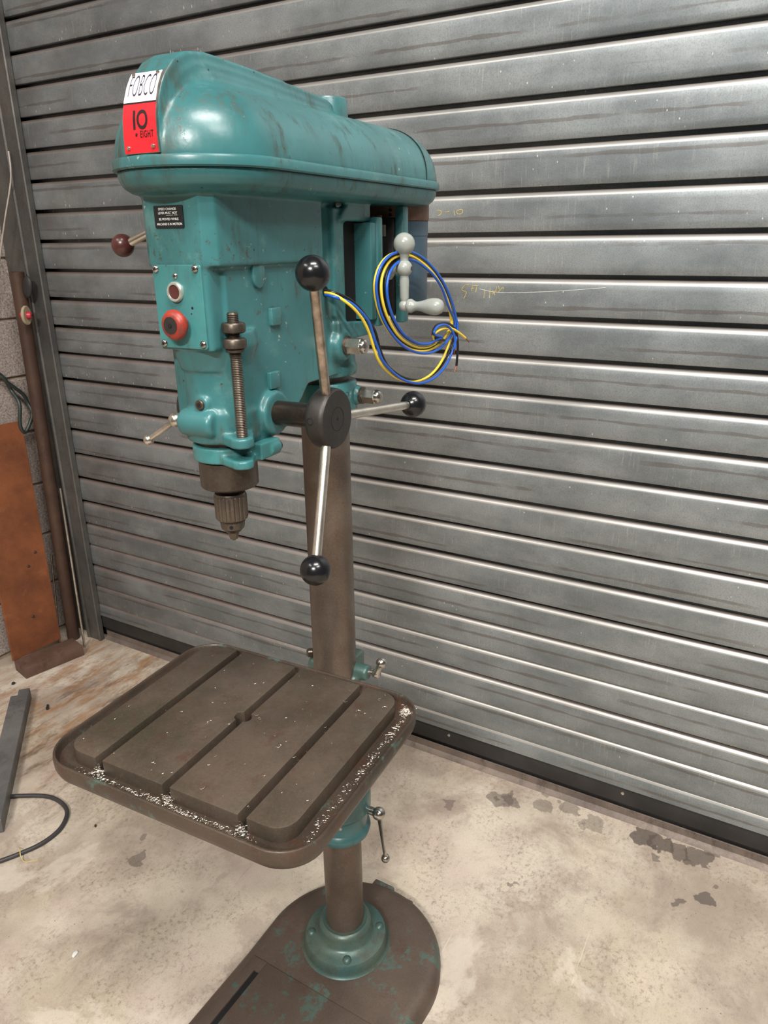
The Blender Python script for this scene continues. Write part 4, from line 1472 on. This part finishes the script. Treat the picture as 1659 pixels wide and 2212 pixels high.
finish('tension_screw', bm, 'rust_brown', sl_, 40)
bm = bmesh.new()
lathe(bm, [(0.007, 0), (0.0125, 0), (0.0125, 0.016), (0.007, 0.016)], (-0.090, 0.05, 1.403), (0, 0, 1), 24, close=True)
finish('screw_collar', bm, 'dark_steel', sl_, 40)
bm = bmesh.new()
box(bm, -0.126, -0.062, -0.030, 0.030, 1.285, 1.425, 0.002, 1)
finish('slide_carrier', bm, 'rubber', sl_, 30)
ck = empty('crank_handle', (0, 0, 0), 0, root)
KX, KY = -0.0775, 0.1000
bm = bmesh.new()
rod(bm, (KX, 0.028, 1.3580), (KX, 0.0705, 1.3580), 0.0085, seg=20)
finish('crank_shaft', bm, 'dark_steel', ck, 40)
bm = bmesh.new()
lathe(bm, [(0.0, 0), (0.0150, 0.0), (0.0165, 0.003), (0.0165, 0.007), (0.012, 0.011), (0.0085, 0.014), (0.0085, 0.030)], (KX, 0.0700, 1.3580), (0, 1, 0), 28)
finish('crank_boss', bm, 'grey_paint', ck, 40)
def ballprof(r, h, lo=0.15, hi=PI - 0.15, n=12):
    return [(r * math.sin(t), h - r * math.cos(t)) for t in [lo + (hi - lo) * i / n for i in range(n + 1)]]
bm = bmesh.new()
pr = [(0, -0.0085)] + ballprof(0.0085, 0.0, 0.3, 2.5) + [(0.0068, 0.012), (0.0072, 0.036)] + ballprof(0.0122, 0.0535, 0.55, PI - 0.55) + [(0.0062, 0.068), (0.0072, 0.073)] + ballprof(0.0158, 0.0875, 0.5, PI - 0.1, 16) + [(0, 0.1033)]
lathe(bm, pr, (KX, KY, 1.3045), (0, 0, 1), 32)
finish('crank_arm', bm, 'grey_paint', ck, 50)
bm = bmesh.new()
lathe(bm, [(0.003, 0), (0.003, 0.0005), (0, 0.0006)], (KX, KY + 0.0120, 1.3580), (0, 1, 0), 14)
finish('arm_pin', bm, 'dark_steel', ck, 40)
bm = bmesh.new()
lathe(bm, [(0.0, 0.004), (0.0085, 0.004), (0.0100, 0.0055), (0.0102, 0.0095), (0.0090, 0.0120), (0.0068, 0.016), (0.0066, 0.020), (0.0078, 0.027), (0.0100, 0.034), (0.0118, 0.041), (0.0124, 0.047),
           (0.0118, 0.053), (0.0095, 0.058), (0.0055, 0.0610), (0.0, 0.0618)], (KX, KY + 0.002, 1.3045), (0, 1, 0), 32)
finish('crank_grip', bm, 'grey_paint', ck, 50)

# ------------------------------------------------------------------ coiled supply wires hung on the crank
WIRES = {
    'yellow': ([(0.0604,0.032,1.3312),(0.0604,0.046,1.3312),(0.0637,0.062,1.3287),(0.0593,0.074,1.3214),(0.0441,0.081,1.3094),(0.0237,0.084,1.2921),(0.0083,0.085,1.2726),(-0.0032,0.086,1.2503),(-0.0168,0.087,1.2297),(-0.0462,0.0858,1.2101),(-0.0797,0.0898,1.193),(-0.1235,0.0951,1.1817),(-0.1671,0.1004,1.1833),(-0.2004,0.1045,1.1954),(-0.2235,0.1073,1.2142),(-0.2387,0.1091,1.2358),(-0.2443,0.1098,1.2585),(-0.2433,0.1097,1.2773),(-0.2265,0.1093,1.3013),(-0.2023,0.1065,1.3284),(-0.1751,0.1017,1.351),(-0.1428,0.096,1.3693),(-0.11,0.0916,1.3788),(-0.0783,0.0891,1.3801),(-0.0458,0.087,1.3744),(-0.0231,0.085,1.36),(-0.0151,0.0828,1.3401),(-0.0198,0.0815,1.3187),(-0.0325,0.0821,1.2936),(-0.0525,0.0855,1.2697),(-0.0798,0.0907,1.2482),(-0.1169,0.0963,1.2331),(-0.1609,0.101,1.227),(-0.2018,0.104,1.2318),(-0.2321,0.1064,1.246),(-0.245,0.1084,1.2648),(-0.2237,0.1113,1.2942),(-0.1984,0.1099,1.3248),(-0.1657,0.1061,1.3494),(-0.1257,0.0997,1.3689),(-0.0938,0.094,1.3762),(-0.0599,0.0895,1.3719),(-0.036,0.088,1.3576),(-0.0244,0.0885,1.3375),(-0.0274,0.0895,1.312),(-0.0455,0.0905,1.2845),(-0.0771,0.0924,1.2578),(-0.1196,0.0967,1.239),(-0.1572,0.1022,1.2331),(-0.1829,0.1072,1.2375),(-0.1705,0.108,1.243),(-0.1679,0.1106,1.253),(-0.1988,0.1114,1.2579),(-0.2303,0.1152,1.2555),(-0.255,0.1182,1.2468),(-0.2808,0.1213,1.2346)], (-0.2973, 0.1222, 1.2255)),
    'blue': ([(0.0604,0.032,1.3312),(0.0604,0.046,1.3282),(0.0681,0.0645,1.3263),(0.0476,0.0765,1.3179),(0.0319,0.0835,1.3057),(0.0108,0.0865,1.2881),(0.0007,0.0875,1.2689),(-0.0112,0.0885,1.2494),(-0.0251,0.0895,1.2287),(-0.0556,0.0911,1.2069),(-0.0898,0.0953,1.1895),(-0.1345,0.1007,1.178),(-0.1789,0.1061,1.1795),(-0.2128,0.1102,1.1916),(-0.2362,0.113,1.2105),(-0.2517,0.1149,1.2322),(-0.2572,0.1156,1.2551),(-0.2495,0.1146,1.2753),(-0.232,0.1142,1.3001),(-0.2068,0.1113,1.3281),(-0.1783,0.1063,1.3514),(-0.1448,0.1004,1.3703),(-0.1107,0.0959,1.38),(-0.078,0.0933,1.3813),(-0.0446,0.0911,1.3754),(-0.0213,0.089,1.3606),(-0.013,0.0868,1.3402),(-0.0178,0.0855,1.3183),(-0.0308,0.0861,1.2925),(-0.0516,0.0896,1.2678),(-0.0799,0.0949,1.2456),(-0.1184,0.1007,1.23),(-0.164,0.1056,1.2235),(-0.2065,0.1088,1.2284),(-0.2379,0.1113,1.243),(-0.2513,0.1133,1.2624),(-0.2158,0.1146,1.2946),(-0.1924,0.1134,1.3225),(-0.1626,0.11,1.345),(-0.1261,0.104,1.3629),(-0.097,0.0987,1.3697),(-0.0657,0.0945,1.3659),(-0.0434,0.0931,1.3529),(-0.0325,0.0937,1.3344),(-0.0353,0.0947,1.311),(-0.0524,0.0956,1.2858),(-0.0819,0.0973,1.2613),(-0.1211,0.1011,1.2442),(-0.1555,0.1062,1.239),(-0.1786,0.1109,1.2432),(-0.1953,0.1131,1.2456),(-0.1641,0.1122,1.2535),(-0.1796,0.1112,1.2636),(-0.2071,0.1145,1.2639),(-0.2296,0.1172,1.2518),(-0.24,0.1185,1.2353),(-0.239,0.1184,1.2206)], (-0.2398, 0.1174, 1.2102)),
    'black': ([(0.0604,0.032,1.3312),(0.0604,0.046,1.3342),(0.0592,0.0595,1.3311),(0.0436,0.0715,1.323),(0.0278,0.0785,1.3108),(0.0068,0.0815,1.2933),(-0.0148,0.0825,1.2729),(-0.0268,0.0835,1.2472),(-0.041,0.0845,1.2261),(-0.0642,0.0837,1.2101),(-0.0985,0.0879,1.1927),(-0.1434,0.0933,1.1813),(-0.188,0.0987,1.183),(-0.2221,0.1029,1.1953),(-0.2456,0.1057,1.2144),(-0.2611,0.1076,1.2363),(-0.2668,0.1083,1.2593),(-0.2538,0.1067,1.2783),(-0.2373,0.1064,1.3016),(-0.2137,0.1037,1.3281),(-0.1872,0.0989,1.3501),(-0.1557,0.0933,1.3679),(-0.1235,0.089,1.3772),(-0.0924,0.0866,1.3785),(-0.0604,0.0846,1.373),(-0.0381,0.0825,1.3589),(-0.0303,0.0804,1.3395),(-0.0351,0.0791,1.3186),(-0.0476,0.0797,1.294),(-0.0674,0.083,1.2707),(-0.0941,0.0882,1.2497),(-0.1303,0.0937,1.2352),(-0.1734,0.0983,1.2293),(-0.2134,0.1012,1.234),(-0.243,0.1035,1.2479),(-0.2556,0.1054,1.2662),(-0.2321,0.1081,1.2951),(-0.2078,0.1068,1.3241),(-0.1766,0.1032,1.3476),(-0.1385,0.097,1.3662),(-0.108,0.0915,1.3733),(-0.0754,0.0872,1.3692),(-0.0523,0.0857,1.3556),(-0.041,0.0863,1.3363),(-0.044,0.0873,1.3119),(-0.0616,0.0883,1.2856),(-0.0921,0.09,1.2602),(-0.133,0.0941,1.2423),(-0.1689,0.0994,1.2369),(-0.1932,0.1042,1.2412),(-0.2111,0.1108,1.2383),(-0.1689,0.1086,1.2498),(-0.1828,0.1073,1.2646),(-0.218,0.1116,1.2657),(-0.2474,0.1152,1.2522),(-0.2584,0.1165,1.2252),(-0.255,0.1161,1.1897)], (-0.2509, 0.1145, 1.1797)),
}
wr = empty('supply_wires', (0, 0, 0), math.radians(2.94))
for c, (pts, tip) in WIRES.items():
    bm = bmesh.new()
    tube(bm, spline(pts, 5), 0.0021, 10)
    w = finish(c + '_wire', bm, 'wire_' + c, wr, 60)
    bm = bmesh.new()
    tube(bm, spline([pts[-1], tip], 3), 0.0010, 8)
    finish('copper_end', bm, 'copper', w, 60)
tag(wr, 'coil of blue, yellow and black supply wires hung on the grey crank handle', 'wires')

# ------------------------------------------------------------------ bright swarf lying on the table
MW = Matrix.Rotation(math.radians(2.94), 4, 'Z')
bm = bmesh.new()
def chip(x, y, z, s):
    a = random.uniform(0, 2 * PI)
    n = random.randint(2, 4)
    cur = random.uniform(-1.2, 1.2)
    pts = []
    px, py = x, y
    for i in range(n + 1):
        pts.append((px, py, z + s * 0.12 + s * 0.25 * random.random()))
        px += s * math.cos(a); py += s * math.sin(a); a += cur
    tube(bm, pts, max(0.00022, s * 0.10), 4)
for i in range(520):      # front channel
    y = random.triangular(-0.17, 0.17, 0.02)
    chip(0.4255 + random.gauss(0, 0.0025), y, 0.7325, random.uniform(0.0007, 0.0018))
for i in range(260):      # right-hand channel
    x = random.uniform(0.11, 0.40)
    chip(x, 0.1965 + random.gauss(0, 0.0028), 0.7325, random.uniform(0.0007, 0.0018))
for i in range(160):      # heap in the rear right corner
    chip(0.117 + random.gauss(0, 0.006), 0.195 + random.gauss(0, 0.005), 0.7335 + random.random() * 0.003, random.uniform(0.001, 0.0025))
for yc in (-0.116, 0.0005, 0.119):
    for i in range(75):  # heaps at the slot mouths
        chip(0.4195 + random.gauss(0, 0.0028), yc + random.gauss(0, 0.0042), 0.7335 + abs(random.gauss(0, 0.0035)), random.uniform(0.0008, 0.0022))
for i in range(280):      # along the slots
    yc, w = random.choice(((-0.116, 0.3), (0.0005, 0.6), (0.119, 1.0), (0.119, 1.0)))
    chip(random.uniform(0.115, 0.41), yc + random.uniform(-0.004, 0.004), 0.7345, random.uniform(0.0006, 0.0014) * (0.6 + 0.5 * w))
for i in range(70):       # scattered on the pads
    chip(random.uniform(0.12, 0.41), random.uniform(-0.17, 0.175), ZT, random.uniform(0.0007, 0.0016))
for x, y in ((0.29, 0.085), (0.175, 0.145), (0.16, 0.115), (0.135, 0.16), (0.15, 0.175), (0.245, 0.016), (0.25, 0.026), (0.40, 0.045)):
    a = random.uniform(0, 6)
    tube(bm, [(x + 0.0035 * math.cos(a + t), y + 0.0035 * math.sin(a + t), ZT + 0.0006 + 0.0005 * t) for t in [k * 0.5 for k in range(7)]], 0.0005, 5)
bmesh.ops.transform(bm, matrix=MW, verts=bm.verts)
tag(finish('swarf', bm, 'swarf', None, 40), 'bright curled metal swarf scattered over the table and its channels', 'swarf', kind='stuff')
